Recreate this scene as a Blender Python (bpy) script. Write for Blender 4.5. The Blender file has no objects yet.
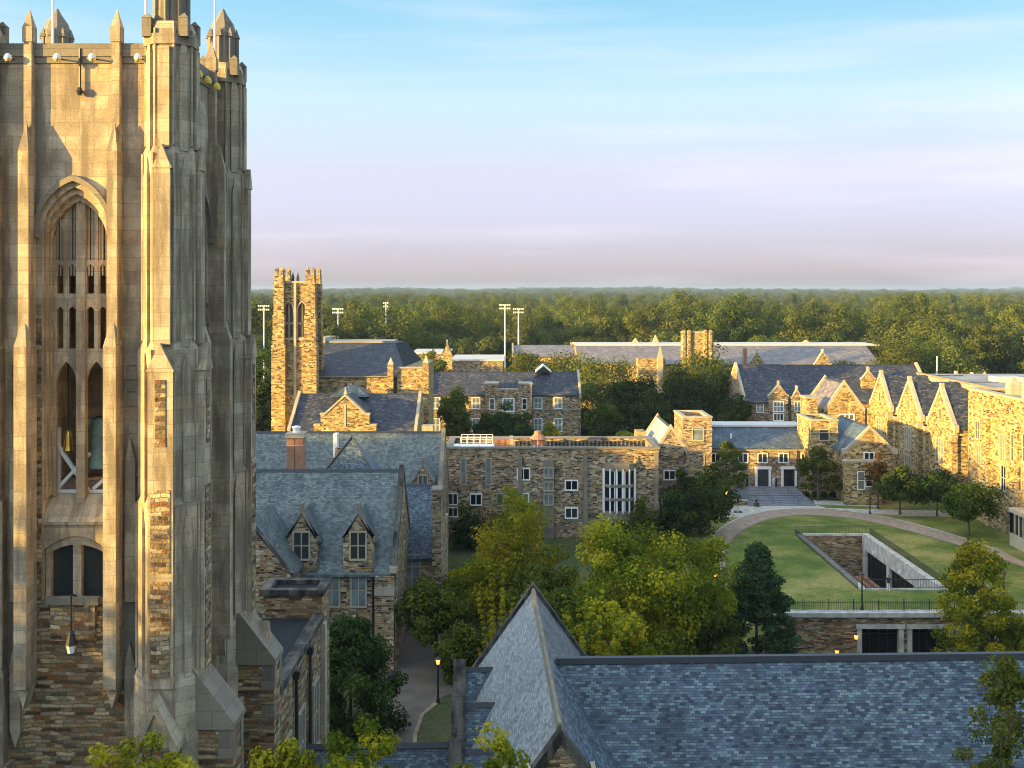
import bpy, bmesh, math, random
import numpy as np
from mathutils import Vector, Matrix

# ------------------------------------------------------------------ camera, light, exposure
SC = bpy.context.scene
COL = SC.collection
F, HC, HY = 1100.0, 32.0, 291.0            # focal length in px, eye height, horizon row
cd = bpy.data.cameras.new('camera'); cam = bpy.data.objects.new('camera', cd); COL.objects.link(cam)
cam.location = (0, 0, HC); cam.rotation_euler = (math.radians(90), 0, 0)
cd.sensor_width = 36; cd.lens = 36 * F / 1024; cd.shift_y = (HY - 384) / 1024
cd.clip_start = 0.5; cd.clip_end = 30000
SC.camera = cam

SUN_EL, SUN_AZ = 7.2, 244.0                # degrees; azimuth clockwise from +Y
el, az = math.radians(SUN_EL), math.radians(SUN_AZ)
SUND = Vector((math.sin(az) * math.cos(el), math.cos(az) * math.cos(el), math.sin(el)))
w = bpy.data.worlds.new('World'); SC.world = w; w.use_nodes = True
nt = w.node_tree; nt.nodes.clear()
sky = nt.nodes.new('ShaderNodeTexSky'); sky.sky_type = 'NISHITA'; sky.sun_disc = False
sky.sun_elevation = el; sky.sun_rotation = az; sky.air_density = 1.0; sky.dust_density = 0.6; sky.ozone_density = 1.5; sky.altitude = 50
tc = nt.nodes.new('ShaderNodeTexCoord'); sp = nt.nodes.new('ShaderNodeSeparateXYZ')
nt.links.new(tc.outputs['Generated'], sp.inputs[0])
rmp = nt.nodes.new('ShaderNodeValToRGB'); cr = rmp.color_ramp
STOPS = [(0.0, (.185, .215, .56)), (.039, (.215, .206, .445)), (.11, (.335, .265, .355)), (.171, (.392, .358, .366)), (.256, (.275, .362, .38)), (.34, (.45, .52, .55)), (.5, (1.55, 1.22, 1.0)), (1.0, (2.15, 1.62, 1.25))]
while len(cr.elements) < len(STOPS): cr.elements.new(.5)
for e_, (p_s, c_s) in zip(cr.elements, STOPS): e_.position = p_s; e_.color = (*c_s, 1)
nt.links.new(sp.outputs[2], rmp.inputs[0])
mul = nt.nodes.new('ShaderNodeMix'); mul.data_type = 'RGBA'; mul.blend_type = 'MULTIPLY'; mul.inputs[0].default_value = 1
nt.links.new(sky.outputs[0], mul.inputs[6]); nt.links.new(rmp.outputs[0], mul.inputs[7])
rx = nt.nodes.new('ShaderNodeMapRange'); rx.inputs[1].default_value = -.30; rx.inputs[2].default_value = .35; rx.inputs[3].default_value = 1.36; rx.inputs[4].default_value = .93
nt.links.new(sp.outputs[0], rx.inputs[0])
m2_ = nt.nodes.new('ShaderNodeMix'); m2_.data_type = 'RGBA'; m2_.blend_type = 'MULTIPLY'; m2_.inputs[0].default_value = 1
nt.links.new(mul.outputs[2], m2_.inputs[6]); nt.links.new(rx.outputs[0], m2_.inputs[7]); mul = m2_
# thin high cirrus
mp = nt.nodes.new('ShaderNodeMapping'); mp.inputs['Scale'].default_value = (1.2, 1.2, 14); mp.inputs['Rotation'].default_value = (0.0, 0.12, 0)
nz = nt.nodes.new('ShaderNodeTexNoise'); nz.inputs['Scale'].default_value = 2.2; nz.inputs['Detail'].default_value = 4
nt.links.new(tc.outputs['Generated'], mp.inputs[0]); nt.links.new(mp.outputs[0], nz.inputs['Vector'])
r2 = nt.nodes.new('ShaderNodeValToRGB'); r2.color_ramp.elements[0].position = 0.48; r2.color_ramp.elements[0].color = (0, 0, 0, 1)
r2.color_ramp.elements[1].position = 0.75; r2.color_ramp.elements[1].color = (0.30, 0.30, 0.30, 1)
nt.links.new(nz.outputs[0], r2.inputs[0])
cl = nt.nodes.new('ShaderNodeMix'); cl.data_type = 'RGBA'; cl.blend_type = 'MIX'
CLOUD = cl
nt.links.new(r2.outputs[0], cl.inputs[0]); nt.links.new(mul.outputs[2], cl.inputs[6]); cl.inputs[7].default_value = (1.5, 1.38, 1.55, 1)
bg = nt.nodes.new('ShaderNodeBackground'); bg.inputs[1].default_value = 0.15
out = nt.nodes.new('ShaderNodeOutputWorld')
nt.links.new(cl.outputs[2], bg.inputs[0]); nt.links.new(bg.outputs[0], out.inputs[0])

ld = bpy.data.lights.new('sun', 'SUN'); ld.energy = 2.95; ld.color = (1.0, 0.64, 0.14); ld.angle = math.radians(0.6)
sun = bpy.data.objects.new('sun', ld); COL.objects.link(sun)
sun.location = (-60, -40, 60); sun.rotation_euler = (-SUND).to_track_quat('-Z', 'Y').to_euler()
vs = SC.view_settings; vs.view_transform = 'Standard'; vs.look = 'None'; vs.gamma = 1; vs.exposure = 2.46
SC.cycles.max_bounces = 6; SC.cycles.diffuse_bounces = 3; SC.cycles.transparent_max_bounces = 4
SC.cycles.volume_bounces = 0; SC.cycles.filter_width = 1.05
HAZE = 8e-5

# ------------------------------------------------------------------ helpers
def X(px, Y): return (px - 512) * Y / F
def Z(py, Y): return HC - (py - HY) * Y / F
def G(px, py, z): 
    Y = (HC - z) * F / (py - HY); return ((px - 512) * Y / F, Y)
PI = math.pi

def tag(o, label=None, cat=None, group=None, kind=None):
    if label: o['label'] = label
    if cat: o['category'] = cat
    if group: o['group'] = group
    if kind: o['kind'] = kind
    return o
def thing(name, label, cat, loc=(0, 0, 0), group=None, rz=0):
    o = bpy.data.objects.new(name, None); COL.objects.link(o); o.empty_display_size = 0.5
    o.location = loc; o.rotation_euler = (0, 0, rz); o['off'] = list(loc)
    return tag(o, label, cat, group)

class MB:
    def __init__(s): s.v = []; s.f = []; s.m = []; s.cur = 0
    def add(s, vs, fs):
        b = len(s.v); s.v += [tuple(p) for p in vs]; s.f += [tuple(b + i for i in f) for f in fs]; s.m += [s.cur] * len(fs)
    def box(s, x0, x1, y0, y1, z0, z1):
        s.add([(x0,y0,z0),(x1,y0,z0),(x1,y1,z0),(x0,y1,z0),(x0,y0,z1),(x1,y0,z1),(x1,y1,z1),(x0,y1,z1)],
              [(3,2,1,0),(4,5,6,7),(0,1,5,4),(1,2,6,5),(2,3,7,6),(3,0,4,7)])
    def prism(s, poly, axis, a0, a1):
        n = len(poly)
        f = {'x': lambda a, p: (a, p[0], p[1]), 'y': lambda a, p: (p[0], a, p[1]), 'z': lambda a, p: (p[0], p[1], a)}[axis]
        s.add([f(a0, p) for p in poly] + [f(a1, p) for p in poly],
              [tuple(range(n)), tuple(range(2*n-1, n-1, -1))] + [(i, (i+1) % n, n + (i+1) % n, n + i) for i in range(n)])
    def frustum(s, c, d0, d1, z0, z1, n=8, rot=None):
        rot = PI / n if rot is None else rot; k = 1 / math.cos(PI / n) / 2
        vs = []
        for d, z in ((d0, z0), (d1, z1)):
            vs += [(c[0] + d*k*math.cos(rot + 2*PI*i/n), c[1] + d*k*math.sin(rot + 2*PI*i/n), z) for i in range(n)]
        s.add(vs, [tuple(range(n-1, -1, -1)), tuple(range(n, 2*n))] + [(i, (i+1) % n, n + (i+1) % n, n + i) for i in range(n)])
    def lathe(s, c, prof, n=10):
        for (r0, z0), (r1, z1) in zip(prof, prof[1:]):
            s.frustum(c, 2*max(r0, .001), 2*max(r1, .001), z0, z1, n)
    def tube(s, p, q, r0, r1=None, n=6):
        r1 = r0 if r1 is None else r1
        p, q = Vector(p), Vector(q); d = q - p
        if d.length < 1e-6: return
        d.normalize(); u = d.orthogonal().normalized(); v = d.cross(u)
        vs = [a + (u*math.cos(2*PI*i/n) + v*math.sin(2*PI*i/n)) * r for a, r in ((p, r0), (q, r1)) for i in range(n)]
        s.add(vs, [tuple(range(n-1, -1, -1)), tuple(range(n, 2*n))] + [(i, (i+1) % n, n + (i+1) % n, n + i) for i in range(n)])
    def bar(s, p, q, wdt):
        s.tube(p, q, wdt / 2 * 1.41, n=4)
    def rot(s, k):                     # quarter turns about the local z axis
        c, sn = [(1, 0), (0, 1), (-1, 0), (0, -1)][k % 4]
        r = MB(); r.v = [(x*c - y*sn, x*sn + y*c, z) for x, y, z in s.v]; r.f = list(s.f); r.m = list(s.m); return r
    def join(s, o):
        b = len(s.v); s.v += o.v; s.f += [tuple(b + i for i in f) for f in o.f]; s.m += o.m
    def mesh(s, name, mats, off=(0, 0, 0), recalc=True):
        me = bpy.data.meshes.new(name)
        me.from_pydata([(x-off[0], y-off[1], z-off[2]) for x, y, z in s.v], [], s.f)
        mats = mats if isinstance(mats, (list, tuple)) else [mats]
        for m in mats: me.materials.append(m)
        if len(mats) > 1: me.polygons.foreach_set('material_index', s.m)
        if recalc:
            bm = bmesh.new(); bm.from_mesh(me); bmesh.ops.recalc_face_normals(bm, faces=bm.faces); bm.to_mesh(me); bm.free()
        uv = me.uv_layers.new(name='UVMap'); dat = np.zeros(len(me.loops) * 2, 'f')
        V = me.vertices
        for p in me.polygons:
            n = p.normal
            if abs(n.z) > 0.995: u = Vector((1, 0, 0)); v = Vector((0, 1, 0))
            else:
                u = Vector((-n.y, n.x, 0)).normalized(); v = n.cross(u)
            for li in p.loop_indices:
                c = V[me.loops[li].vertex_index].co
                dat[2*li] = c.dot(u) + n.x * 3.7 + n.y * 1.3; dat[2*li+1] = c.dot(v)
        uv.data.foreach_set('uv', dat)
        return me
def part(name, mb, mat, parent, local=False):
    off = tuple(parent.get('off', (0, 0, 0))) if (parent is not None and not local) else (0, 0, 0)
    o = bpy.data.objects.new(name, mb.mesh(name, mat, off)); COL.objects.link(o)
    if parent is not None: o.parent = parent; o['off'] = list(off)
    return o
def pieces(mb):
    # groups the blocks of a builder that touch each other
    bl, b = [], 0
    n = len(mb.v); par = list(range(n))
    def fd(i):
        while par[i] != i: par[i] = par[par[i]]; i = par[i]
        return i
    for f in mb.f:
        for i in f[1:]: par[fd(i)] = fd(f[0])
    g = {}
    for i in range(n): g.setdefault(fd(i), []).append(i)
    isl = list(g.values()); bb = [tuple((min(mb.v[i][k] for i in q) - .012, max(mb.v[i][k] for i in q) + .012) for k in range(3)) for q in isl]
    p2 = list(range(len(isl)))
    def f2(i):
        while p2[i] != i: i = p2[i]
        return i
    for i in range(len(isl)):
        for j in range(i):
            if all(bb[i][k][0] <= bb[j][k][1] and bb[j][k][0] <= bb[i][k][1] for k in range(3)): p2[f2(i)] = f2(j)
    out_ = {}
    for i, q in enumerate(isl): out_.setdefault(f2(i), set()).update(q)
    res = []
    for q in out_.values():
        ids = sorted(q); mp_ = {o: k for k, o in enumerate(ids)}; m = MB(); m.v = [mb.v[i] for i in ids]
        m.f = [tuple(mp_[i] for i in f) for f in mb.f if f[0] in mp_]; m.m = [0] * len(m.f); res.append(m)
    return res
def parts(name, mb, mat, parent, local=False):
    return [part(name, m, mat, parent, local) for m in pieces(mb)]
def link_copy(src, parent=None):
    c = src.copy(); COL.objects.link(c)
    if parent is not None: c.parent = parent
    for ch in src.children: link_copy(ch, c)
    return c
def struct(name, mb, mat, kind='structure'):
    o = bpy.data.objects.new(name, mb.mesh(name, mat)); COL.objects.link(o); o['kind'] = kind; return o

# ------------------------------------------------------------------ materials
def newmat(name):
    m = bpy.data.materials.new(name); m.use_nodes = True; t = m.node_tree; t.nodes.clear()
    o = t.nodes.new('ShaderNodeOutputMaterial'); b = t.nodes.new('ShaderNodeBsdfPrincipled')
    t.links.new(b.outputs[0], o.inputs[0]); return m, t, b
def N(t, typ, **kw):
    n = t.nodes.new(typ)
    for k, v in kw.items():
        if k in n.inputs: n.inputs[k].default_value = v
        else: setattr(n, k, v)
    return n
def ramp(t, stops, interp='LINEAR'):
    r = t.nodes.new('ShaderNodeValToRGB'); c = r.color_ramp; c.interpolation = interp
    while len(c.elements) < len(stops): c.elements.new(0.5)
    for e_, (p, col) in zip(c.elements, stops): e_.position = p; e_.color = (*col, 1) if len(col) == 3 else col
    return r
def mix(t, fac, a, b, mode='MIX'):
    m = t.nodes.new('ShaderNodeMix'); m.data_type = 'RGBA'; m.blend_type = mode
    for i, v in ((0, fac), (6, a), (7, b)):
        if hasattr(v, 'is_linked') or hasattr(v, 'links'): t.links.new(v, m.inputs[i])
        else: m.inputs[i].default_value = (*v, 1) if isinstance(v, tuple) and len(v) == 3 else v
    return m.outputs[2]
def plain(name, col, rough=.7, metal=0, spec=.5, var=0.0, scale=3.0):
    m, t, b = newmat(name)
    b.inputs['Roughness'].default_value = rough; b.inputs['Metallic'].default_value = metal
    b.inputs['Specular IOR Level'].default_value = spec
    if var:
        tc = N(t, 'ShaderNodeTexCoord'); nz = N(t, 'ShaderNodeTexNoise', Scale=scale, Detail=5.0)
        t.links.new(tc.outputs['Object'], nz.inputs['Vector'])
        r = ramp(t, [(.3, tuple(c*(1-var) for c in col)), (.7, tuple(min(1, c*(1+var)) for c in col))])
        t.links.new(nz.outputs[0], r.inputs[0]); t.links.new(r.outputs[0], b.inputs['Base Color'])
    else: b.inputs['Base Color'].default_value = (*col, 1)
    return m
def rubble(name, pal, bw=.62, bh=.21, mortar=(.40, .35, .27), bump=.5, ms=.014, tone=1.0, wob=1.0):
    """irregular coursed field stone: a wobbled brick bond, one colour a stone"""
    m, t, b = newmat(name); b.inputs['Roughness'].default_value = .88; b.inputs['Specular IOR Level'].default_value = .2
    uv = N(t, 'ShaderNodeUVMap')
    def wobble(src, scale, amt):
        n = N(t, 'ShaderNodeTexNoise', Scale=scale, Detail=2.0); t.links.new(uv.outputs[0], n.inputs['Vector'])
        q = N(t, 'ShaderNodeVectorMath', operation='SUBTRACT'); q.inputs[1].default_value = (.5, .5, .5); t.links.new(n.outputs['Color'], q.inputs[0])
        r = N(t, 'ShaderNodeVectorMath', operation='MULTIPLY'); r.inputs[1].default_value = (*amt, 0); t.links.new(q.outputs[0], r.inputs[0])
        d = N(t, 'ShaderNodeVectorMath', operation='ADD'); t.links.new(src, d.inputs[0]); t.links.new(r.outputs[0], d.inputs[1]); return d.outputs[0]
    v = wobble(uv.outputs[0], .9, (1.1*wob, .42*wob)); v = wobble(v, 3.5 , (.28*wob, .10*wob)); v = wobble(v, 11, (.05, .035))
    bk = N(t, 'ShaderNodeTexBrick', Scale=1.0, offset=.43, offset_frequency=2, squash=.62, squash_frequency=3)
    bk.inputs['Brick Width'].default_value = bw; bk.inputs['Row Height'].default_value = bh; bk.inputs['Mortar Size'].default_value = ms; bk.inputs['Mortar Smooth'].default_value = .4
    bk.inputs['Color1'].default_value = (0, 0, 0, 1); bk.inputs['Color2'].default_value = (1, 1, 1, 1); bk.inputs['Mortar'].default_value = (.5, .5, .5, 1)
    t.links.new(v, bk.inputs['Vector'])
    n = len(pal); r = ramp(t, [(i / n, tuple(c*tone for c in p)) for i, p in enumerate(pal)], 'CONSTANT')
    t.links.new(bk.outputs['Color'], r.inputs[0])
    nz = N(t, 'ShaderNodeTexNoise', Scale=.35, Detail=6.0); t.links.new(uv.outputs[0], nz.inputs['Vector'])
    nz2 = N(t, 'ShaderNodeTexNoise', Scale=9.0, Detail=4.0); t.links.new(uv.outputs[0], nz2.inputs['Vector'])
    vo = N(t, 'ShaderNodeTexVoronoi', voronoi_dimensions='2D', Scale=1.0); mp = N(t, 'ShaderNodeMapping'); mp.inputs['Scale'].default_value = (1/bw*.9, 1/bh*.9, 1); t.links.new(v, mp.inputs[0]); t.links.new(mp.outputs[0], vo.inputs['Vector'])
    sc = N(t, 'ShaderNodeSeparateColor'); t.links.new(vo.outputs['Color'], sc.inputs[0])
    r1 = ramp(t, [(.3, (.72, .70, .68)), (.7, (1.1, 1.08, 1.05))]); t.links.new(nz.outputs[0], r1.inputs[0])
    r2 = ramp(t, [(.3, (.72, .72, .72)), (.7, (1.22, 1.22, 1.22))]); t.links.new(nz2.outputs[0], r2.inputs[0])
    r5 = ramp(t, [(0, (.74, .72, .70)), (1, (1.25, 1.23, 1.2))]); t.links.new(sc.outputs[0], r5.inputs[0])
    c = mix(t, 1.0, r.outputs[0], r1.outputs[0], 'MULTIPLY'); c = mix(t, 1.0, c, r2.outputs[0], 'MULTIPLY'); c = mix(t, 1.0, c, r5.outputs[0], 'MULTIPLY')
    mf = N(t, 'ShaderNodeMath', operation='MULTIPLY'); mf.inputs[1].default_value = .8; t.links.new(bk.outputs['Fac'], mf.inputs[0])
    c = mix(t, mf.outputs[0], c, tuple(x*tone for x in mortar))
    t.links.new(c, b.inputs['Base Color'])
    hs = N(t, 'ShaderNodeMath', operation='SUBTRACT'); t.links.new(nz2.outputs[0], hs.inputs[0]); t.links.new(bk.outputs['Fac'], hs.inputs[1])
    h2 = N(t, 'ShaderNodeMath', operation='ADD'); t.links.new(hs.outputs[0], h2.inputs[0]); t.links.new(sc.outputs[1], h2.inputs[1])
    bp = N(t, 'ShaderNodeBump', Strength=bump, Distance=.05); t.links.new(h2.outputs[0], bp.inputs['Height']); t.links.new(bp.outputs[0], b.inputs['Normal'])
    return m
def ashlar(name, col, bw=1.1, bh=.52, stain=.55, var=.16, blk=(.19, .17, .14)):
    m, t, b = newmat(name); b.inputs['Roughness'].default_value = .85; b.inputs['Specular IOR Level'].default_value = .25
    uv = N(t, 'ShaderNodeUVMap')
    bk = N(t, 'ShaderNodeTexBrick', Scale=1.0); bk.inputs['Brick Width'].default_value = bw; bk.inputs['Row Height'].default_value = bh
    bk.inputs['Mortar Size'].default_value = .012; bk.inputs['Color1'].default_value = (0, 0, 0, 1); bk.inputs['Color2'].default_value = (1, 1, 1, 1); bk.inputs['Mortar'].default_value = (.1, .1, .1, 1)
    t.links.new(uv.outputs[0], bk.inputs['Vector'])
    r = ramp(t, [(0, tuple(c*(1-var*1.5) for c in col)), (.5, col), (.85, tuple(c*(1+var) for c in col)), (1, (col[0]*1.15, col[1]*1.0, col[2]*.85))])
    t.links.new(bk.outputs['Color'], r.inputs[0])
    mp = N(t, 'ShaderNodeMapping'); mp.inputs['Scale'].default_value = (1.6, .22, 1); t.links.new(uv.outputs[0], mp.inputs[0])
    n1 = N(t, 'ShaderNodeTexNoise', Scale=1.0, Detail=7.0, Roughness=.62); t.links.new(mp.outputs[0], n1.inputs['Vector'])
    n2 = N(t, 'ShaderNodeTexNoise', Scale=.55, Detail=8.0, Roughness=.65); t.links.new(uv.outputs[0], n2.inputs['Vector'])
    n3 = N(t, 'ShaderNodeTexNoise', Scale=14.0, Detail=4.0); t.links.new(uv.outputs[0], n3.inputs['Vector'])
    s1 = ramp(t, [(.47, (0, 0, 0)), (.60, (stain,)*3)]); t.links.new(n1.outputs[0], s1.inputs[0])
    s2 = ramp(t, [(.47, (0, 0, 0)), (.60, (stain*.8,)*3)]); t.links.new(n2.outputs[0], s2.inputs[0])
    c = mix(t, s1.outputs[0], r.outputs[0], blk); c = mix(t, s2.outputs[0], c, tuple(x*1.25 for x in blk))
    r3 = ramp(t, [(.3, (.80, .79, .77)), (.7, (1.14, 1.14, 1.14))]); t.links.new(n3.outputs[0], r3.inputs[0])
    c = mix(t, 1.0, c, r3.outputs[0], 'MULTIPLY')
    mo = N(t, 'ShaderNodeMath', operation='MULTIPLY'); mo.inputs[1].default_value = .55; t.links.new(bk.outputs['Fac'], mo.inputs[0])
    c = mix(t, mo.outputs[0], c, tuple(x*.45 for x in col))
    t.links.new(c, b.inputs['Base Color'])
    bp = N(t, 'ShaderNodeBump', Strength=.35, Distance=.02); hh = mix(t, .5, bk.outputs['Fac'], n3.outputs[0]); t.links.new(hh, bp.inputs['Height'])
    bp.invert = True; t.links.new(bp.outputs[0], b.inputs['Normal'])
    return m
def slate(name, stops, bw=.34, bh=.2, rough=.45, patch=.35, spec=.5):
    m, t, b = newmat(name); b.inputs['Specular IOR Level'].default_value = spec
    uv = N(t, 'ShaderNodeUVMap')
    bk = N(t, 'ShaderNodeTexBrick', Scale=1.0); bk.inputs['Brick Width'].default_value = bw; bk.inputs['Row Height'].default_value = bh
    bk.inputs['Mortar Size'].default_value = bh*.06; bk.inputs['Color1'].default_value = (0, 0, 0, 1); bk.inputs['Color2'].default_value = (1, 1, 1, 1); bk.inputs['Mortar'].default_value = (0, 0, 0, 1)
    t.links.new(uv.outputs[0], bk.inputs['Vector'])
    r = ramp(t, stops); t.links.new(bk.outputs['Color'], r.inputs[0])
    nz = N(t, 'ShaderNodeTexNoise', Scale=.5, Detail=6.0, Roughness=.6); t.links.new(uv.outputs[0], nz.inputs['Vector'])
    r1 = ramp(t, [(.32, (1-patch,)*3), (.68, (1+patch, 1+patch*.95, 1+patch*.85))]); t.links.new(nz.outputs[0], r1.inputs[0])
    c = mix(t, 1.0, r.outputs[0], r1.outputs[0], 'MULTIPLY')
    # lichen and run-off streaks down the slope
    mp = N(t, 'ShaderNodeMapping'); mp.inputs['Scale'].default_value = (1.4, .12, 1); t.links.new(uv.outputs[0], mp.inputs[0])
    n2 = N(t, 'ShaderNodeTexNoise', Scale=1.0, Detail=6.0); t.links.new(mp.outputs[0], n2.inputs['Vector'])
    r4 = ramp(t, [(.55, (0, 0, 0)), (.75, (.35, .35, .35))]); t.links.new(n2.outputs[0], r4.inputs[0])
    c = mix(t, r4.outputs[0], c, tuple(min(1, x*1.5) for x in stops[len(stops)//2][1]))
    mo = N(t, 'ShaderNodeMath', operation='MULTIPLY'); mo.inputs[1].default_value = .7; t.links.new(bk.outputs['Fac'], mo.inputs[0])
    c = mix(t, mo.outputs[0], c, tuple(x*.3 for x in stops[0][1]))
    t.links.new(c, b.inputs['Base Color'])
    rr = ramp(t, [(0, (rough-.1,)*3), (1, (rough+.2,)*3)]); t.links.new(bk.outputs['Color'], rr.inputs[0]); t.links.new(rr.outputs[0], b.inputs['Roughness'])
    sc = N(t, 'ShaderNodeMath', operation='SUBTRACT'); t.links.new(bk.outputs['Color'], sc.inputs[0]); t.links.new(bk.outputs['Fac'], sc.inputs[1])
    bp = N(t, 'ShaderNodeBump', Strength=.5, Distance=.02); t.links.new(sc.outputs[0], bp.inputs['Height']); t.links.new(bp.outputs[0], b.inputs['Normal'])
    return m
def leaf(name, cols, trans=.35):
    m = bpy.data.materials.new(name); m.use_nodes = True; t = m.node_tree; t.nodes.clear()
    o = t.nodes.new('ShaderNodeOutputMaterial')
    g = N(t, 'ShaderNodeNewGeometry'); oi = N(t, 'ShaderNodeObjectInfo'); at = N(t, 'ShaderNodeAttribute', attribute_name='tone')
    ad = N(t, 'ShaderNodeMath', operation='MULTIPLY_ADD'); ad.inputs[1].default_value = .22
    t.links.new(g.outputs['Random Per Island'], ad.inputs[0]); 
    a2 = N(t, 'ShaderNodeMath', operation='MULTIPLY'); a2.inputs[1].default_value = .80; t.links.new(at.outputs['Fac'], a2.inputs[0]); t.links.new(a2.outputs[0], ad.inputs[2])
    n = len(cols); r = ramp(t, [(i/(n-1), c) for i, c in enumerate(cols)]); t.links.new(ad.outputs[0], r.inputs[0])
    hs = N(t, 'ShaderNodeHueSaturation'); t.links.new(r.outputs[0], hs.inputs['Color'])
    mr = N(t, 'ShaderNodeMapRange'); mr.inputs[3].default_value = .489; mr.inputs[4].default_value = .513; t.links.new(oi.outputs['Random'], mr.inputs[0]); t.links.new(mr.outputs[0], hs.inputs['Hue'])
    mv = N(t, 'ShaderNodeMath', operation='MULTIPLY'); mv.inputs[1].default_value = 7.31; t.links.new(oi.outputs['Random'], mv.inputs[0])
    fr = N(t, 'ShaderNodeMath', operation='FRACT'); t.links.new(mv.outputs[0], fr.inputs[0])
    mr2 = N(t, 'ShaderNodeMapRange'); mr2.inputs[3].default_value = .78; mr2.inputs[4].default_value = 1.22; t.links.new(fr.outputs[0], mr2.inputs[0]); t.links.new(mr2.outputs[0], hs.inputs['Value'])
    d = N(t, 'ShaderNodeBsdfDiffuse'); tr = N(t, 'ShaderNodeBsdfTranslucent'); ms = N(t, 'ShaderNodeMixShader'); ms.inputs[0].default_value = trans
    t.links.new(hs.outputs[0], d.inputs[0]); t.links.new(hs.outputs[0], tr.inputs[0])
    t.links.new(d.outputs[0], ms.inputs[1]); t.links.new(tr.outputs[0], ms.inputs[2]); t.links.new(ms.outputs[0], o.inputs[0])
    return m
def emis(name, col, st):
    m, t, b = newmat(name); b.inputs['Base Color'].default_value = (*col, 1); b.inputs['Emission Color'].default_value = (*col, 1); b.inputs['Emission Strength'].default_value = st
    return m
PAL = [(.055,.04,.03), (.15,.10,.06), (.30,.215,.12), (.42,.33,.20), (.20,.165,.13), (.52,.44,.31), (.34,.205,.085), (.09,.075,.065), (.37,.30,.20), (.20,.12,.055), (.26,.20,.12)]
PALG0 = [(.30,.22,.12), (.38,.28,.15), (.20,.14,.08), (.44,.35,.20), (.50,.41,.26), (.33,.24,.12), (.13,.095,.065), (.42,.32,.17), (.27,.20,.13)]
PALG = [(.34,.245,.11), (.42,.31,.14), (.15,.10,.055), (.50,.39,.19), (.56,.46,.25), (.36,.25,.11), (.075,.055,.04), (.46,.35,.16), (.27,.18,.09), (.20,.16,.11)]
PALT = [(0.224, 0.16, 0.09), (0.336, 0.25, 0.148), (0.426, 0.33, 0.197), (0.146, 0.11, 0.074), (0.291, 0.2, 0.098), (0.515, 0.42, 0.271), (0.246, 0.2, 0.139), (0.37, 0.26, 0.131), (0.112, 0.07, 0.041), (0.403, 0.31, 0.197), (0.269, 0.13, 0.057)]
M = dict(
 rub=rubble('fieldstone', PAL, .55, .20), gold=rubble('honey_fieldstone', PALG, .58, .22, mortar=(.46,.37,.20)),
 ledge=rubble('ledge_stone', PALT, .66, .155, mortar=(.10,.08,.06), bump=.8, ms=.016, wob=.7),
 rough=rubble('rough_panel_stone', PALT, .5, .17, mortar=(.14,.11,.08), bump=.9, ms=.016, wob=.6),
 lime=ashlar('limestone', (.45,.375,.265), stain=.80, var=.14, blk=(.17,.135,.095)), trim=ashlar('limestone_trim', (.43,.38,.28), bw=.9, bh=.6, stain=.3, var=.1),
 dark=ashlar('weathered_coping', (.028,.026,.025), bw=1.2, bh=1.0, stain=.5), cap=ashlar('weathered_cap', (.22,.19,.145), bw=1.2, bh=.7, stain=.6),
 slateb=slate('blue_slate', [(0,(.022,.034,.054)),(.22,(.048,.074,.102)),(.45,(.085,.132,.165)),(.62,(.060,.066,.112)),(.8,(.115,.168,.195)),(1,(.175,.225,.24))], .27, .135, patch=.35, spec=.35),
 slateg=slate('green_grey_slate', [(0,(.065,.082,.088)),(.4,(.105,.13,.132)),(.7,(.14,.168,.165)),(1,(.19,.215,.20))], .30, .19, patch=.25, spec=.3),
 slatep=slate('purple_slate', [(0,(.026,.032,.048)),(.5,(.050,.058,.078)),(.75,(.075,.08,.095)),(.88,(.095,.08,.083)),(1,(.15,.14,.13))], .5, .28, patch=.18, spec=.15),
 slatelit=slate('skylit_slate', [(0,(.17,.19,.195)),(.5,(.26,.285,.285)),(1,(.36,.38,.37))], .27, .135, patch=.15),  # sky light on the wing's left slope, painted in as paler slate
 slater=slate('brown_slate', [(0,(.10,.085,.085)),(.5,(.17,.145,.14)),(1,(.27,.23,.21))], .8, .45, patch=.25),
 ridge=plain('lead_ridge', (.022,.026,.034), .5, var=.2), lead=plain('roof_lead', (.30,.32,.34), .5, var=.25, scale=.6),
 flat=plain('roof_membrane', (.27,.25,.235), .8, var=.25, scale=.3), white=plain('white_paint', (.78,.77,.74), .5, var=.06), whiteroof=plain('white_membrane', (.50,.48,.45), .7, var=.08, scale=.2),
 glass=plain('dark_glass', (.012,.016,.02), .08, spec=.9), glassd=plain('shaded_glass', (.012,.011,.01), .3, spec=.12), darklead=plain('dark_lead', (.022,.025,.027), .85, spec=.15, var=.3, scale=.6),
 glassb=plain('pale_glass', (.16,.19,.21), .15, spec=.8, var=.5, scale=.8),
 iron=plain('black_iron', (.02,.02,.022), .45), dkint=plain('dark_interior', (.03,.028,.025), .9),
 brick=None, conc=plain('concrete', (.42,.40,.35), .85, var=.32, scale=1.3), pave=plain('grey_paving', (.125,.10,.078), .85, var=.22, scale=.7),
 bronze=plain('bell_bronze', (.10,.16,.15), .5, metal=.4, var=.3), brass=plain('brass', (.75,.45,.10), .3, metal=1.0), wood=plain('timber', (.12,.08,.05), .8, var=.3), 
 bark=plain('bark', (.085,.065,.05), .95, var=.35, scale=4), copper=plain('copper', (.32,.15,.08), .6, var=.3), glow=emis('lamp_glow', (1.0,.42,.07), .55),
 yellow=plain('yellow_cover', (.75,.55,.05), .4), steps=None,
)
_m, _t, _b = newmat('window_glass'); _b.inputs['Roughness'].default_value = .12; _b.inputs['Specular IOR Level'].default_value = .7
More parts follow.
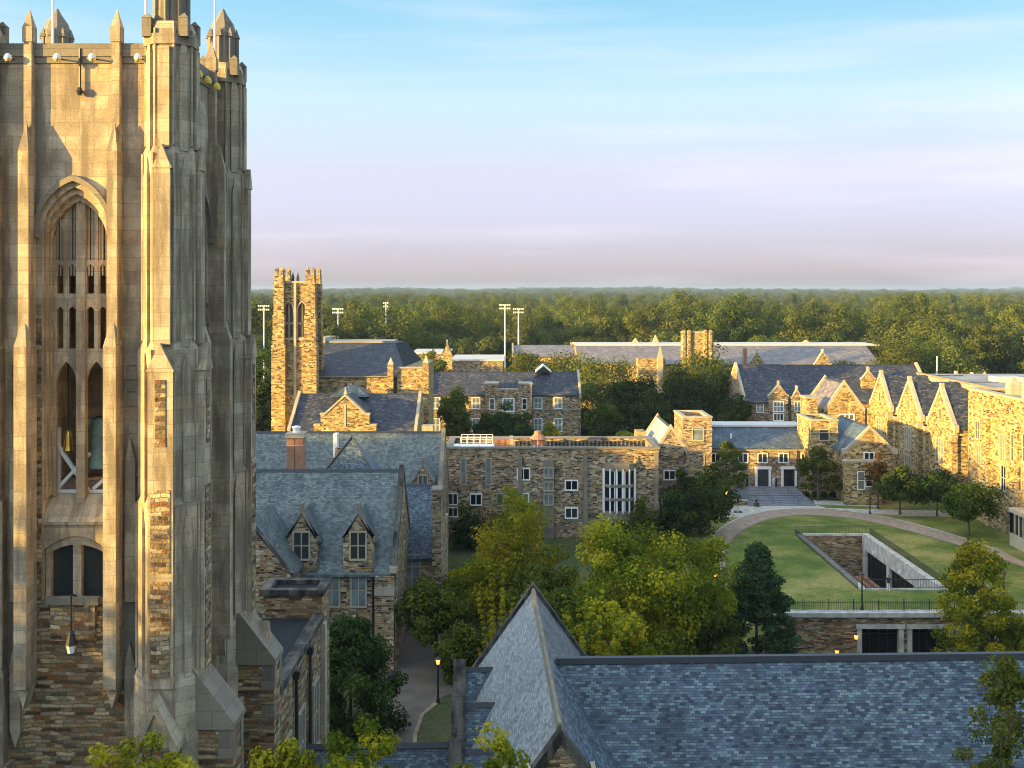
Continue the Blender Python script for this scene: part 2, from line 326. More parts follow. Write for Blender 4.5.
_o = N(_t, 'ShaderNodeObjectInfo'); _r = ramp(_t, [(0, (.010, .013, .016)), (.45, (.03, .034, .036)), (.68, (.09, .095, .09)), (.86, (.20, .19, .16))], 'CONSTANT')
_t.links.new(_o.outputs['Random'], _r.inputs[0]); _t.links.new(_r.outputs[0], _b.inputs['Base Color']); M['glass'] = _m
def brickmat(name, c1, c2, mo, bw=.24, bh=.08):
    m, t, b = newmat(name); b.inputs['Roughness'].default_value = .85
    uv = N(t, 'ShaderNodeUVMap'); bk = N(t, 'ShaderNodeTexBrick', Scale=1.0); bk.inputs['Brick Width'].default_value = bw; bk.inputs['Row Height'].default_value = bh
    bk.inputs['Mortar Size'].default_value = .008; bk.inputs['Color1'].default_value = (*c1, 1); bk.inputs['Color2'].default_value = (*c2, 1); bk.inputs['Mortar'].default_value = (*mo, 1)
    t.links.new(uv.outputs[0], bk.inputs['Vector'])
    nz = N(t, 'ShaderNodeTexNoise', Scale=1.2, Detail=5.0); t.links.new(uv.outputs[0], nz.inputs['Vector'])
    r = ramp(t, [(.3, (.78,)*3), (.7, (1.18,)*3)]); t.links.new(nz.outputs[0], r.inputs[0])
    t.links.new(mix(t, 1.0, bk.outputs[0], r.outputs[0], 'MULTIPLY'), b.inputs['Base Color']); return m
M['brick'] = brickmat('red_brick', (.27,.095,.045), (.34,.14,.065), (.32,.26,.2))
M['paver'] = brickmat('path_pavers', (.25,.18,.125), (.33,.25,.18), (.2,.16,.12), .5, .25)
M['steps'] = brickmat('bluestone', (.13,.15,.18), (.20,.22,.25), (.12,.13,.14), .9, .45)
def grassmat(name, a, b_, c):
    m, t, b = newmat(name); b.inputs['Roughness'].default_value = .95; b.inputs['Specular IOR Level'].default_value = .1
    g = N(t, 'ShaderNodeNewGeometry')
    n1 = N(t, 'ShaderNodeTexNoise', Scale=.16, Detail=6.0, Roughness=.6); n2 = N(t, 'ShaderNodeTexNoise', Scale=3.5, Detail=6.0, Roughness=.75)
    mp = N(t, 'ShaderNodeMapping'); mp.inputs['Scale'].default_value = (.12, .7, 1); t.links.new(g.outputs['Position'], mp.inputs[0])
    n3 = N(t, 'ShaderNodeTexNoise', Scale=1.0, Detail=4.0); t.links.new(mp.outputs[0], n3.inputs['Vector'])
    for n in (n1, n2): t.links.new(g.outputs['Position'], n.inputs['Vector'])
    r = ramp(t, [(.40, a), (.51, b_), (.62, c)]); t.links.new(n1.outputs[0], r.inputs[0])
    r3 = ramp(t, [(.55, (0, 0, 0)), (.75, (.55, .55, .55))]); t.links.new(n3.outputs[0], r3.inputs[0])
    c1 = mix(t, r3.outputs[0], r.outputs[0], c)
    r2 = ramp(t, [(.3, (.55,)*3), (.7, (1.42,)*3)]); t.links.new(n2.outputs[0], r2.inputs[0])
    t.links.new(mix(t, 1.0, c1, r2.outputs[0], 'MULTIPLY'), b.inputs['Base Color'])
    bp = N(t, 'ShaderNodeBump', Strength=.6, Distance=.08); t.links.new(n2.outputs[0], bp.inputs['Height']); t.links.new(bp.outputs[0], b.inputs['Normal'])
    return m
M['grass'] = grassmat('lawn_grass', (.078,.115,.022), (.135,.16,.036), (.245,.22,.07))
M['floor'] = grassmat('forest_floor', (.03,.04,.015), (.045,.05,.02), (.07,.06,.03))
M['ground'] = grassmat('rough_grass', (.045,.065,.02), (.065,.08,.028), (.09,.09,.04))
LEAF = dict(
 oak=leaf('oak_leaves', [(.026,.048,.010), (.056,.088,.016), (.105,.13,.026)]),
 olive=leaf('olive_leaves', [(.042,.066,.011), (.092,.118,.019), (.17,.17,.03)]),
 yel=leaf('yellowing_leaves', [(.062,.092,.011), (.145,.175,.016), (.31,.29,.02), (.60,.46,.028)], .4),
 gold=leaf('golden_leaves', [(.14,.16,.014), (.30,.27,.02), (.50,.40,.03)], .45),
 dark=leaf('dark_leaves', [(.018,.034,.010), (.040,.064,.017), (.072,.10,.024)], .25),
 conf=leaf('conifer_needles', [(.024,.044,.020), (.048,.078,.030), (.08,.115,.042)], .15),
 fgreen=leaf('forest_green_leaves', [(.045,.070,.018), (.088,.118,.028), (.14,.16,.038)], .25), folive=leaf('forest_olive_leaves', [(.048,.068,.02), (.095,.115,.03), (.155,.16,.04)], .25), fdark=leaf('forest_dark_leaves', [(.020,.034,.014), (.040,.058,.022), (.07,.085,.03)], .2),
 red=leaf('russet_leaves', [(.05,.05,.012), (.14,.075,.016), (.24,.10,.02)]),
)
# ------------------------------------------------------------------ ground
def sm(a, b, x):
    t = min(1, max(0, (x - a) / (b - a))); return t * t * (3 - 2 * t)
def hillz(x, y):
    k = sm(1500, 6500, y)
    return k * (20 + 7 * math.sin(x * .0017 + 1.3) + 5 * math.sin(x * .0041 + y * .0009) + 3 * math.sin(x * .011 + .5))
def gz(x, y):
    low = -1.0 - 2.0 * sm(14, 26, x) * sm(62, 90, y)
    s = sm(97, 126, y)
    if x >= 24: s = s * (1 - sm(24, 26, x)) + sm(24, 26, x) * (1.0 if y > 104.78 else 0.0)
    z = low + (1.5 - low) * s
    if y > 250: z = 1.5 - 1.5 * sm(250, 320, y)
    return z + hillz(x, y)
CX0, CX1, CY0, CY1 = 36.0, 44.0, 112.5, 137.5        # sunken court
xs = sorted(set([-9000, -6000, -4000, -2500, -1500, -900, -500, -300, -200, -150] + list(range(-120, 121, 4)) + [150, 200, 300, 500, 900, 1500, 2500, 4000, 6000, 9000] + [CX0, CX1, 24, 25, 26, 27] + [x*400 for x in range(-9, 10)]))
ys = sorted(set([-300, -150, -80, -40, 0] + list(range(20, 251, 4)) + [270, 290, 320, 360, 450, 600, 900, 1200] + list(range(1500, 9001, 300)) + [104.74, 104.82, CY0, CY1]))
xs = [x for x in xs if not (abs(x - CX0) < 2 and x != CX0) and not (abs(x - CX1) < 2 and x != CX1)]
ys = [y for y in ys if not (abs(y - CY0) < 2 and y != CY0) and not (abs(y - CY1) < 2 and y != CY1) and not (abs(y - 104.5) < 1 and y not in (104.74, 104.82))]
g = MB(); idx = {}
for j, y in enumerate(ys):
    for i, x in enumerate(xs):
        idx[i, j] = len(g.v); g.v.append((x, y, gz(x, y)))
for j in range(len(ys) - 1):
    for i in range(len(xs) - 1):
        xm, ym = (xs[i] + xs[i+1]) / 2, (ys[j] + ys[j+1]) / 2
        if CX0 < xm < CX1 and CY0 < ym < CY1: continue
        lawn = (18 < xm < 100 and 104.5 < ym < 162)
        g.f.append((idx[i, j], idx[i+1, j], idx[i+1, j+1], idx[i, j+1])); g.m.append(0 if lawn else (2 if ym > 300 else 1))
struct('ground', g, [M['grass'], M['ground'], M['floor']])

# paths
inner = [(738,604),(729,585),(726,570),(726.5,556),(732,541),(748,528),(772,519),(800,515.5),(830,516.5),(860,520),(900,529),(950,543),(1000,559),(1060,580)]
outer = [(716,606),(707,585),(704,570),(706,550),(712,537),(722,526.5),(742,516.5),(770,510),(800,508),(830,508.5),(866,513),(905,521),(952,534),(1000,550),(1060,571)]
outer = outer[:14] if len(outer) > 14 else outer
def dens(pl, n=6):
    """Catmull-Rom through pixel estimates turned to ground points"""
    P = [Vector((*G(px, py, 1.5), 0)) for px, py in pl]; o = []
    for i in range(len(P) - 1):
        a, b, c, d = P[max(0, i-1)], P[i], P[i+1], P[min(len(P)-1, i+2)]
        for k in range(n):
            t = k / n; o.append(.5 * ((2*b) + (c-a)*t + (2*a-5*b+4*c-d)*t*t + (3*b-a-3*c+d)*t**3))
    o.append(P[-1]); return o
A, B = dens(inner), dens(outer); n_ = min(len(A), len(B)); A, B = A[:n_], B[:n_]
def strip(name, La, Lb, z, m):
    mb = MB()
    for i in range(len(La) - 1):
        mb.add([(La[i].x, La[i].y, z), (La[i+1].x, La[i+1].y, z), (Lb[i+1].x, Lb[i+1].y, z), (Lb[i].x, Lb[i].y, z)], [(0, 1, 2, 3)])
    return struct(name, mb, m)
strip('brick_path', A, B, 1.508, M['paver'])
W = lambda a, b, t: [p.lerp(q, t) for p, q in zip(a, b)]
strip('path_edging', A, W(A, B, .07), 1.513, M['pave']); strip('path_edging', W(A, B, .93), B, 1.513, M['conc'])
def sheet(name, pts, z, m, dz=None):
    mb = MB(); mb.add([(x, y, z if dz is None else dz(x, y) + z) for x, y in pts], [tuple(range(len(pts)))]); return struct(name, mb, m)
sheet('concrete_plaza', [G(700, 516, 1.5), G(722, 518, 1.5), G(745, 516.5, 1.5), G(775, 511, 1.5), G(800, 509.5, 1.5), G(830, 509.5, 1.5), G(866, 512.8, 1.5), G(905, 516, 1.5), G(960, 517, 1.5), G(960, 511, 1.5), G(880, 509.5, 1.5), G(826, 508, 1.5), G(815, 504.5, 1.5), G(735, 503.5, 1.5), G(700, 509, 1.5)], 1.504, M['conc'])
sheet('concrete_walk', [G(815, 504.5, 1.5), G(880, 507, 1.5), G(880, 502.5, 1.5), G(813, 500, 1.5)], 1.506, M['conc'])
lz = lambda x, y: gz(x, y)
def grid_sheet(name, poly, m, dz):
    """poly: list of (left, right) world points from near to far"""
    mb = MB(); rows = []
    for (a, b) in poly: rows.append([(a[0]+(b[0]-a[0])*t/6, a[1]+(b[1]-a[1])*t/6) for t in range(7)])
    for r0, r1 in zip(rows, rows[1:]):
        for k in range(6):
            q = [r0[k], r0[k+1], r1[k+1], r1[k]]; mb.add([(x, y, gz(x, y) + dz) for x, y in q], [(0, 1, 2, 3)])
    return struct(name, mb, m)
gp = lambda px, py: G(px, py, -1.0)
grid_sheet('courtyard_paving', [(gp(384, 770), gp(412, 770)), (gp(388, 735), gp(413, 735)), (gp(385, 715), gp(420, 715)), (gp(376, 695), gp(438, 699)), (gp(372, 675), gp(470, 688)), (gp(380, 660), gp(470, 665)), (gp(395, 645), gp(455, 645)), (gp(415, 632), gp(440, 632))], M['pave'], .04)
grid_sheet('paving_edging', [(gp(412, 770), gp(416, 770)), (gp(413, 735), gp(417, 735)), (gp(420, 715), gp(424, 715)), (gp(438, 699), gp(441, 702))], M['paver'], .05)

# sunken court in the lawn
sc_ = thing('sunken_court', 'sunken stone court with a glazed white side wall cut into the lawn', 'sunken court', (40, 125, -3.5))
mb = MB(); mb.box(CX0-.6, CX1+.6, CY1+.003, CY1+.6, -3.6, 1.35); part('rear_wall', mb, M['ledge'], sc_)
mb = MB(); mb.box(CX0-.6, CX0-.003, CY0, CY1, -3.6, 1.35); part('side_wall', mb, M['ledge'], sc_)
mb = MB(); mb.box(CX0-.45, CX0+.2, CY0-.4, CY1+.2, 1.36, 1.62); mb.box(CX0+.2, CX1+.5, CY0-.4, CY0+.25, 1.36, 1.6); mb.box(CX0+.2, CX1-.2, CY1-.05, CY1+.5, 1.36, 1.6); part('coping', mb, M['conc'], sc_)
mb = MB(); mb.box(CX0-.6, CX1+.6, CY0-.6, CY1+.6, -3.9, -3.6); part('floor', mb, M['paver'], sc_)
mb = MB()
mb.box(CX1-.25, CX1+.5, CY0+.3, CY1-.06, -.1, 1.75)
for y in (CY1-.5, CY1-9.2, CY1-18, CY0+.8): mb.box(CX1-.2, CX1+.4, y-.6, y+.42, -3.6, -.1)
part('colonnade', mb, M['conc'], sc_)
mb = MB(); mb.box(CX1+.1, CX1+.2, CY0+1.3, CY1-.95, -3.6, -.11); gl = part('glazing', mb, M['glassd'], sc_)
mb = MB()
for i in range(16): y = CY0 + 1.6 + i * 1.45; mb.box(CX1+.02, CX1+.098, y-.05, y+.05, -3.6, -.11)
part('glazing_bars', mb, M['iron'], gl)
mb = MB()
for i in range(6): mb.box(CX0+.2, CX0+3.2, CY1-14-i*.9, CY1-13.1-i*.9, -3.6, -3.4+.22*i)
for i in range(3): mb.box(CX1-2.6+.5*i, CX1-2.1+.5*i, CY1-17, CY1-3, -3.6, -3.2+.35*i)
parts('stepped_seat', mb, M['brick'], sc_)
mb = MB()
for i in range(int((CX1-CX0)/.16)): x = CX0 + .1 + i*.16; mb.box(x-.012, x+.012, CY0-.2, CY0-.176, 1.6, 2.55)
mb.box(CX0, CX1+.4, CY0-.21, CY0-.165, 2.52, 2.57); mb.box(CX0, CX1+.4, CY0-.21, CY0-.165, 1.68, 1.72)
part('railing', mb, M['iron'], sc_)
mb = MB()
for i in range(156): y = CY0 + i*.16; mb.box(CX1+.62, CX1+.644, y-.012, y+.012, 1.5, 2.45); mb.box(CX0-.644, CX0-.62, y-.012, y+.012, 1.5, 2.35)
mb.box(CX1+.6, CX1+.66, CY0, CY1, 2.44, 2.48); mb.box(CX0-.66, CX0-.6, CY0, CY1, 2.34, 2.38); mb.box(CX0-.6, CX1+.6, CY1+.62, CY1+.66, 2.44, 2.48)
for i in range(52): x = CX0-.6 + i*.18; mb.box(x-.012, x+.012, CY1+.63, CY1+.654, 1.5, 2.45)
part('railing', mb, M['iron'], sc_)
for k, y in enumerate((CY1-4.6, CY1-13.6)):
    mb = MB(); mb.box(CX1-.42, CX1-.26, y-.12, y+.12, .2, .55); mb.box(CX1-.36, CX1-.3, y-.04, y+.04, .05, .2); part('wall_light', mb, M['white'], sc_)

# terrace wall with the doors below the lawn
TY = 104.5
tw = thing('terrace_wall', 'long rubble retaining wall with pale coping and glazed openings below the lawn', 'retaining wall', (50, TY, -3))
x0 = X(778, TY); ops = [(X(860, TY), X(897, TY)), (X(910, TY), X(946, TY)), (X(958, TY), X(994, TY))]
mb = MB(); edges = [x0] + [v for a, b in ops for v in (a - .45, b + .45)] + [90]
for a, b in zip(edges[::2], edges[1::2]): mb.box(a, b, TY-.5, TY+.35, -3.4, 1.2)
for a, b in ops: mb.box(a-.45, b+.45, TY-.5, TY+.35, .48, 1.2)
part('wall', mb, M['ledge'], tw)
mb = MB(); mb.box(x0-.3, 90, TY-.75, TY+.5, 1.2, 1.62); part('coping', mb, M['conc'], tw)
for a, b in ops:
    mb = MB(); mb.box(a-.45, a, TY-.62, TY-.05, -3.3, .1); mb.box(b, b+.45, TY-.62, TY-.05, -3.3, .1); mb.box(a-.55, b+.55, TY-.7, TY-.05, .1, .48)
    fr = part('door_surround', mb, M['conc'], tw)
    mb = MB(); mb.box(a, b, TY+.1, TY+.15, -3.3, .1); part('pane', mb, M['glassd'], fr)
    mb = MB()
    for i in range(1, 4): x = a + (b-a)*i/4; mb.box(x-.05, x+.05, TY, TY+.098, -3.3, .1)
    mb.box(a, b, TY+.01, TY+.097, -.6, -.5); part('glazing_bars', mb, M['iron'], fr)
mb = MB()
for i in range(int((80-x0)/.17)): x = x0 + i*.17; mb.box(x-.013, x+.013, TY+.1, TY+.126, 1.62, 2.5)
for i in range(int((80-x0)/2.4)): x = x0 + i*2.4; mb.box(x-.03, x+.03, TY+.083, TY+.143, 1.62, 2.75)
mb.box(x0, 80, TY+.09, TY+.135, 2.38, 2.42); mb.box(x0, 80, TY+.09, TY+.135, 1.72, 1.76)
part('railing', mb, M['iron'], tw)

# entrance steps
st = thing('entrance_steps', 'broad blue grey stone steps rising to the twin doors across the lawn', 'steps', (39, 160, 1.5))
mb = MB()
for i in range(7):
    t = i / 7; mb.box(33.6 + t*2.2, 43.2 - t*.2, 156.2 + i*1.35, 167.98, 1.5 + .1*i - (.0 if i == 0 else 0), 1.5 + .1*(i+1))
part('tread', mb, M['steps'], st)
for xx in (37.2, 40.8):
    mb = MB(); mb.tube((xx, 156.6, 2.4), (xx, 165, 3.05), .025)
    for k in range(5): y = 156.6 + k*2.1; mb.tube((xx, y, 1.55 + (y-156.2)*.07), (xx, y, 2.4 + (y-156.6)*.077), .02)
    part('handrail', mb, M['iron'], st)
lw = thing('planter_wall', 'low brown stone planter wall left of the entrance steps', 'low wall', (32, 157, 1.5))
mb = MB(); mb.box(29.2, 33.4, 156.4, 156.9, 1.5, 2.15); mb.box(29.2, 29.7, 156.9, 161, 1.5, 2.15); part('wall', mb, M['ledge'], lw)
mb = MB(); mb.box(29.1, 33.5, 156.3, 157.0, 2.15, 2.27); part('coping', mb, M['conc'], lw)

# ------------------------------------------------------------------ the great tower
TX, TYc, c = -16.82, 46.0, 3.7
def arch_fn(w_, zs, za):
    h = za - zs; k = max(0, (h*h - w_*w_) / (2*w_)); R = w_ + k
    return lambda x: zs + math.sqrt(max(0, R*R - (abs(x) + k)**2))
def arch_pts(w_, zs, za, n=10):
    f = arch_fn(w_, zs, za); xs_ = [-w_ + w_*(1-math.cos(PI/2*i/n)) for i in range(n+1)]
    L = [(x, f(x)) for x in xs_]; L[-1] = (0, za); L[0] = (-w_, zs)
    return L + [(-x, z) for x, z in L[-2::-1]]
def seg_pts(w_, zs, za, n=8):
    return [(-w_ + 2*w_*i/n, zs + (za-zs)*(1-((2*i/n)-1)**2)) for i in range(n+1)]
def all4(mb, n=4):
    o = MB()
    for k in range(n): o.join(mb.rot(k))
    return o
T = thing('bell_tower', 'tall limestone collegiate gothic bell tower with pinnacled octagonal corner turrets', 'tower', (TX, TYc, 0))
WO, ZS, ZA = 1.24, 34.2, 36.0
fb = MB()
fb.box(-c, -WO, -c, -c+1.0, 20, 41.0); fb.box(WO, c-1.0, -c, -c+1.0, 20, 41.0)
ap = arch_pts(WO, ZS, ZA)
fb.prism([(-WO, 41.0), (-WO, ZS)] + ap[1:-1] + [(WO, ZS), (WO, 41.0)], 'y', -c, -c+1.0)
sp_ = seg_pts(WO, 22.0, 22.55)
fb.prism([(-WO, 22.99)] + sp_ + [(WO, 22.99)], 'y', -c+.12, -c+1.0)
fb.prism([(-c+.02, 23.0), (-c+.02, 23.12), (-c+.8, 24.05), (-c+1.0, 24.05), (-c+1.0, 23.0)], 'x', -WO+.002, WO-.002)
fb.box(-WO, WO, -c+.3, -c+1.0, 19.9, 20.1)
wall = part('wall', all4(fb), M['lime'], T, local=True)
mb = MB(); mb.box(-c, c, -c, c, 0, 20.0); part('lower_wall', mb, M['ledge'], T, local=True)
mb = MB()
for s in (-1, 1): mb.box(min(s*1.9, s*3.1), max(s*1.9, s*3.1), -c-.04, -c+.02, 16.5, 20.02)
mb.box(-1.0, 1.0, -c-.3, -c-.002, 20.0, 20.28); mb.box(-WO, WO, -c-.06, -c+.3, 20.001, 20.1)
parts('sill_course', all4(mb), M['cap'], T, local=True)
mb = MB(); mb.box(-.85, .85, -c-.2, -c-.003, 18.6, 20.0)
for s in (-1, 1): mb.box(min(s*1.26, s*1.5), max(s*1.26, s*1.5), -c-.03, -c+.01, 20.1, 31.5)
parts('rubble_panel', all4(mb), M['rough'], T, local=True)
mb = MB(); mb.box(-c-.12, c-.5, -c-.12, -c+.5, 41.0, 41.5); mb.box(-c-.06, c-.2, -c-.06, -c+.2, 40.75, 40.999)
part('parapet_coping', all4(mb), M['cap'], T, local=True)
mb = MB(); mb.box(-c+1.01, c-1.01, -c+1.01, c-1.01, 40.2, 40.5); part('roof', mb, M['lead'], T, local=True)
mb = MB(); mb.box(-c+1.01, c-1.01, -c+1.01, c-1.01, 23.5, 23.9); mb.box(-c+1.01, c-1.01, -c+1.01, c-1.01, 37.2, 37.5); mb.box(-c+1.01, c-1.01, -c+1.01, c-1.01, 20.0, 20.2); parts('belfry_floor', mb, M['wood'], T, local=True)

# hood moulds, orders and tracery of the belfry windows
hm = MB()
def ring(mb, w0, zs0, za0, w1, zs1, za1, y0, y1, foot):
    a, b = arch_pts(w0, zs0, za0), arch_pts(w1, zs1, za1)
    mb.prism([(-w0, foot)] + a + [(w0, foot), (w1, foot)] + b[::-1] + [(-w1, foot)], 'y', y0, y1)
ring(hm, 1.52, 34.35, 36.45, 1.38, 34.3, 36.22, -c-.2, -c+.01, 34.2)
for s in (-1, 1): hm.box(s*1.46-.12, s*1.46+.12, -c-.24, -c-.02, 34.05, 34.28)
ww = MB()
ring(ww, 1.237, 34.19, 35.985, 1.17, 34.05, 35.75, -c+.18, -c+.45, 24.0)
ring(ww, 1.17, 34.05, 35.75, 1.10, 33.9, 35.5, -c+.42, -c+.85, 24.05)
ww.box(-1.2, -1.02, -c+.25, -c+.6, 20.1, 22.0); ww.box(1.02, 1.2, -c+.25, -c+.6, 20.1, 22.0); ww.box(-.16, .16, -c+.25, -c+.6, 20.1, 22.4)
ww.prism([(-1.2, 22.6)] + seg_pts(1.2, 21.8, 22.2) + [(1.2, 22.6)], 'y', -c+.22, -c+.6)
tr = MB(); y0, y1 = -c+.62, -c+.86
zt = arch_fn(1.10, 33.9, 35.5)
def mull(x, wd, z0, z1=None, d=0):
    z1 = (zt(min(1.08, abs(x)+wd/2)) + .03) if z1 is None else z1
    if z1 > z0: tr.box(x-wd/2, x+wd/2, y0+d, y1-d, z0, z1)
mull(0, .34, 23.6, d=-.06)
for s in (-1, 1):
    mull(s*1.05, .11, 24.0, d=0.03)
    mull(s*.60, .12, 29.6, d=.02)
    for q in (.29, .41, .53, .70, .82, .94): mull(s*q, .05, 32.6, d=.06)
def head(xa, xb, zs, zp, ztop):
    wd = (xb-xa)/2; xm = (xa+xb)/2; P = arch_pts(wd, zs, zp, 6)
    tr.prism([(xa, ztop)] + [(xm+x, z) for x, z in P] + [(xb, ztop)], 'y', y0+.04, y1-.04)
for s in (-1, 1):
    a, b = sorted((s*.17, s*1.0)); head(a, b, 28.3, 29.25, 29.6)
    for q0, q1 in ((.17, .54), (.66, 1.0)):
        a, b = sorted((s*q0, s*q1)); head(a, b, 31.1, 31.4, 31.62); head(a, b, 32.75, 33.05, 33.2)
        tr.box(a, b, y0+.04, y1-.04, 29.6, 29.75); tr.box(a, b, y0+.03, y1-.03, 31.62, 31.9)
        tr.box(a, a+.05, y0+.05, y1-.05, 29.6, 33); tr.box(b-.05, b, y0+.05, y1-.05, 29.6, 33)
# blind panels behind the upper slits
for s in (-1, 1):
    for q0, q1 in ((.17, .25), (.43, .51), (.72, .80), (.95, 1.02)):
        a, b = sorted((s*q0, s*q1)); tr.box(a, b, y0+.1, y1-.1, 33.2, zt(max(abs(a), abs(b))))
hd = part('hood_mould', hm, M['cap'], T, local=True); wd0 = part('belfry_window', ww, M['lime'], T, local=True); t0 = part('tracery', tr, M['lime'], wd0, local=True)
mb = MB(); mb.box(-1.05, 1.05, -c+.5, -c+.53, 20.1, 22.5); part('pane', mb, M['glass'], wd0, local=True)
for k in (1, 2, 3):
    h2 = hd.copy(); COL.objects.link(h2); h2.rotation_euler.z = k*PI/2
    w2 = link_copy(wd0, T); w2.rotation_euler.z = k*PI/2

# thin stepped buttress shafts beside every window
def spike(mb, cx, cy, wd, z0, h, dp=None):
    dp = dp or wd
    mb.add([(cx-wd/2, cy-dp/2, z0), (cx+wd/2, cy-dp/2, z0), (cx+wd/2, cy+dp/2, z0), (cx-wd/2, cy+dp/2, z0), (cx, cy, z0+h)], [(3, 2, 1, 0), (0, 1, 4), (1, 2, 4), (2, 3, 4), (3, 0, 4)])
def gablet(mb, cx, y_f, wd, z0, h, dp):
    mb.prism([(cx-wd/2, z0), (cx+wd/2, z0), (cx, z0+h)], 'y', y_f, y_f+dp)
sh = MB(); x = 1.68
sh.box(x-.24, x+.24, -c-.95, -c-.003, 17.0, 29.9); spike(sh, x, -c-.55, .48, 29.9, 1.3, .8)
sh.prism([(x-.24, 17.0), (x+.24, 17.0), (x, 16.2)], 'y', -c-.7, -c-.003)
sh.box(x-.20, x+.20, -c-.68, -c-.004, 29.9, 37.3); spike(sh, x, -c-.40, .40, 37.3, 1.2, .56)
sh.box(x-.15, x+.15, -c-.30, -c-.005, 37.3, 41.9); sh.box(x-.19, x+.19, -c-.345, -c+.1, 41.52, 42.1); spike(sh, x, -c-.10, .38, 42.1, .75, .4)
s1 = part('buttress_shaft', sh, M['lime'], T, local=True)
mb = MB(); mb.v = [(-a, b, z) for a, b, z in sh.v]; mb.f = [f[::-1] for f in sh.f]; mb.m = list(sh.m)
s2 = part('buttress_shaft', mb, M['lime'], T, local=True)
for k in (1, 2, 3):
    for s_ in (s1, s2): q = s_.copy(); COL.objects.link(q); q.rotation_euler.z = k*PI/2
pn = MB()
for xx in (-2.2, 2.2):
    for z0, z1 in ((20.1, 25.4), (15.2, 17.6)):
        pn.box(xx-.2, xx+.2, -c-.22, -c-.003, z0, z1); gablet(pn, xx, -c-.24, .44, z1, .95, .235); pn.box(xx-.32, xx-.2, -c-.12, -c-.003, z1-.5, z1-.38); pn.box(xx+.2, xx+.32, -c-.12, -c-.003, z1-.5, z1-.38)
    pn.prism([(xx-.22, 15.2), (xx+.22, 15.2), (xx, 14.5)], 'y', -c-.2, -c-.003)
    for z in (27.6, 28.6): 
        pn.box(xx-.28, xx-.18, -c-.05, -c-.003, z, z+.62); pn.box(xx+.18, xx+.28, -c-.05, -c-.003, z, z+.62); pn.box(xx-.18, xx+.18, -c-.05, -c-.003, z+.56, z+.62); pn.box(xx-.18, xx+.18, -c-.05, -c-.003, z, z+.06)
for p1_ in parts('panel_shaft', pn, M['lime'], T, local=True):
    for k in (1, 2, 3): q = p1_.copy(); COL.objects.link(q); q.rotation_euler.z = k*PI/2

# octagonal corner turrets, built once for the near right corner
tc_ = (3.75, -3.75); tu = MB()
stg = [(2.55, 14, 17.4), (2.34, 17.7, 24.0), (2.16, 24.25, 29.8), (1.95, 30.1, 37.2), (1.72, 37.5, 41.9)]
for i, (d, z0, z1) in enumerate(stg):
    tu.frustum(tc_, d, d, z0, z1)
    dn = stg[i+1][0] if i+1 < len(stg) else 1.5
    zn = stg[i+1][1] if i+1 < len(stg) else 42.2
    tu.frustum(tc_, d, dn, z1, zn)
tu.frustum(tc_, 2.9, 2.9, 0, 14)
tu.frustum(tc_, 1.9, 1.9, 41.3, 41.7); 
# roll mouldings up every edge and flat strips up every chamfer
for i in range(8):
    a = PI/8 + i*PI/4; am = i*PI/4
    for d, z0, z1 in stg[1:]:
        k = d/2/math.cos(PI/8); tu.tube((tc_[0]+k*math.cos(a), tc_[1]+k*math.sin(a), z0), (tc_[0]+k*math.cos(a), tc_[1]+k*math.sin(a), z1), .07, n=6)
    if i % 2:
        for d, z0, z1 in stg[1:]:
            p = Vector((tc_[0]+d/2*math.cos(am), tc_[1]+d/2*math.sin(am), 0)); tg = Vector((-math.sin(am), math.cos(am), 0)); nn = Vector((math.cos(am), math.sin(am), 0))
            for off, wdt, pr in ((0, .3, .11),):
                q = p + tg*off
                vs_ = [q - tg*wdt/2 - nn*.02, q + tg*wdt/2 - nn*.02, q + tg*wdt/2 + nn*pr, q - tg*wdt/2 + nn*pr]
                zt_ = z1 - (.9 if off == 0 else .25)
                tu.prism([(v.x, v.y) for v in vs_], 'z', z0-.2, zt_)
                apx = p + tg*off + nn*pr*.3
                b_ = len(tu.v); tu.v += [(v.x, v.y, zt_) for v in vs_] + [(apx.x, apx.y, zt_ + (.85 if off == 0 else .4))]; tu.f += [(b_, b_+1, b_+4), (b_+1, b_+2, b_+4), (b_+2, b_+3, b_+4), (b_+3, b_, b_+4)]; tu.m += [0]*4
tur = part('corner_turret', tu, M['lime'], T, local=True)
# set-off piers with gabled caps on the two outward faces
pr = MB()
for k in (0, 1):
    q = MB()
    fx, fy = tc_[0], tc_[1] - 1.10
    q.box(fx-.47, fx+.47, fy-.28, fy+.1, 17.2, 29.0); gablet(q, fx, fy-.34, 1.06, 29.0, 1.05, .44)
    q.box(fx-.31, fx+.31, fy-.10, fy+.2, 30.0, 36.6); gablet(q, fx, fy-.15, .72, 36.6, .9, .4)
    q.box(fx-.22, fx+.22, fy+.08, fy+.4, 37.4, 41.2)
    if k: 
        r_ = MB(); r_.v = [(-b, -a, z) for a, b, z in q.v]; r_.f = [f[::-1] for f in q.f]; r_.m = list(q.m); q = r_   # mirror on the diagonal
    pr.join(q)
pier = parts('turret_pier', pr, M['lime'], tur, local=True)
rp = MB()
rp.box(tc_[0]-.36, tc_[0]+.36, tc_[1]-1.10-.31, tc_[1]-1.10-.282, 17.6, 21.2); rp.box(tc_[0]-.36, tc_[0]+.36, tc_[1]-1.10-.31, tc_[1]-1.10-.282, 21.5, 24.6); rp.box(tc_[0]-.2, tc_[0]+.2, tc_[1]-1.10-.31, tc_[1]-1.10-.282, 26.2, 28.7)
r_ = MB(); r_.v = [(-b, -a, z) for a, b, z in rp.v]; r_.f = [f[::-1] for f in rp.f]; r_.m = list(rp.m); rp.join(r_)
parts('rubble_panel', rp, M['rough'], tur, local=True)
pk = MB()
pk.frustum(tc_, 1.2, 1.16, 42.2, 43.6)
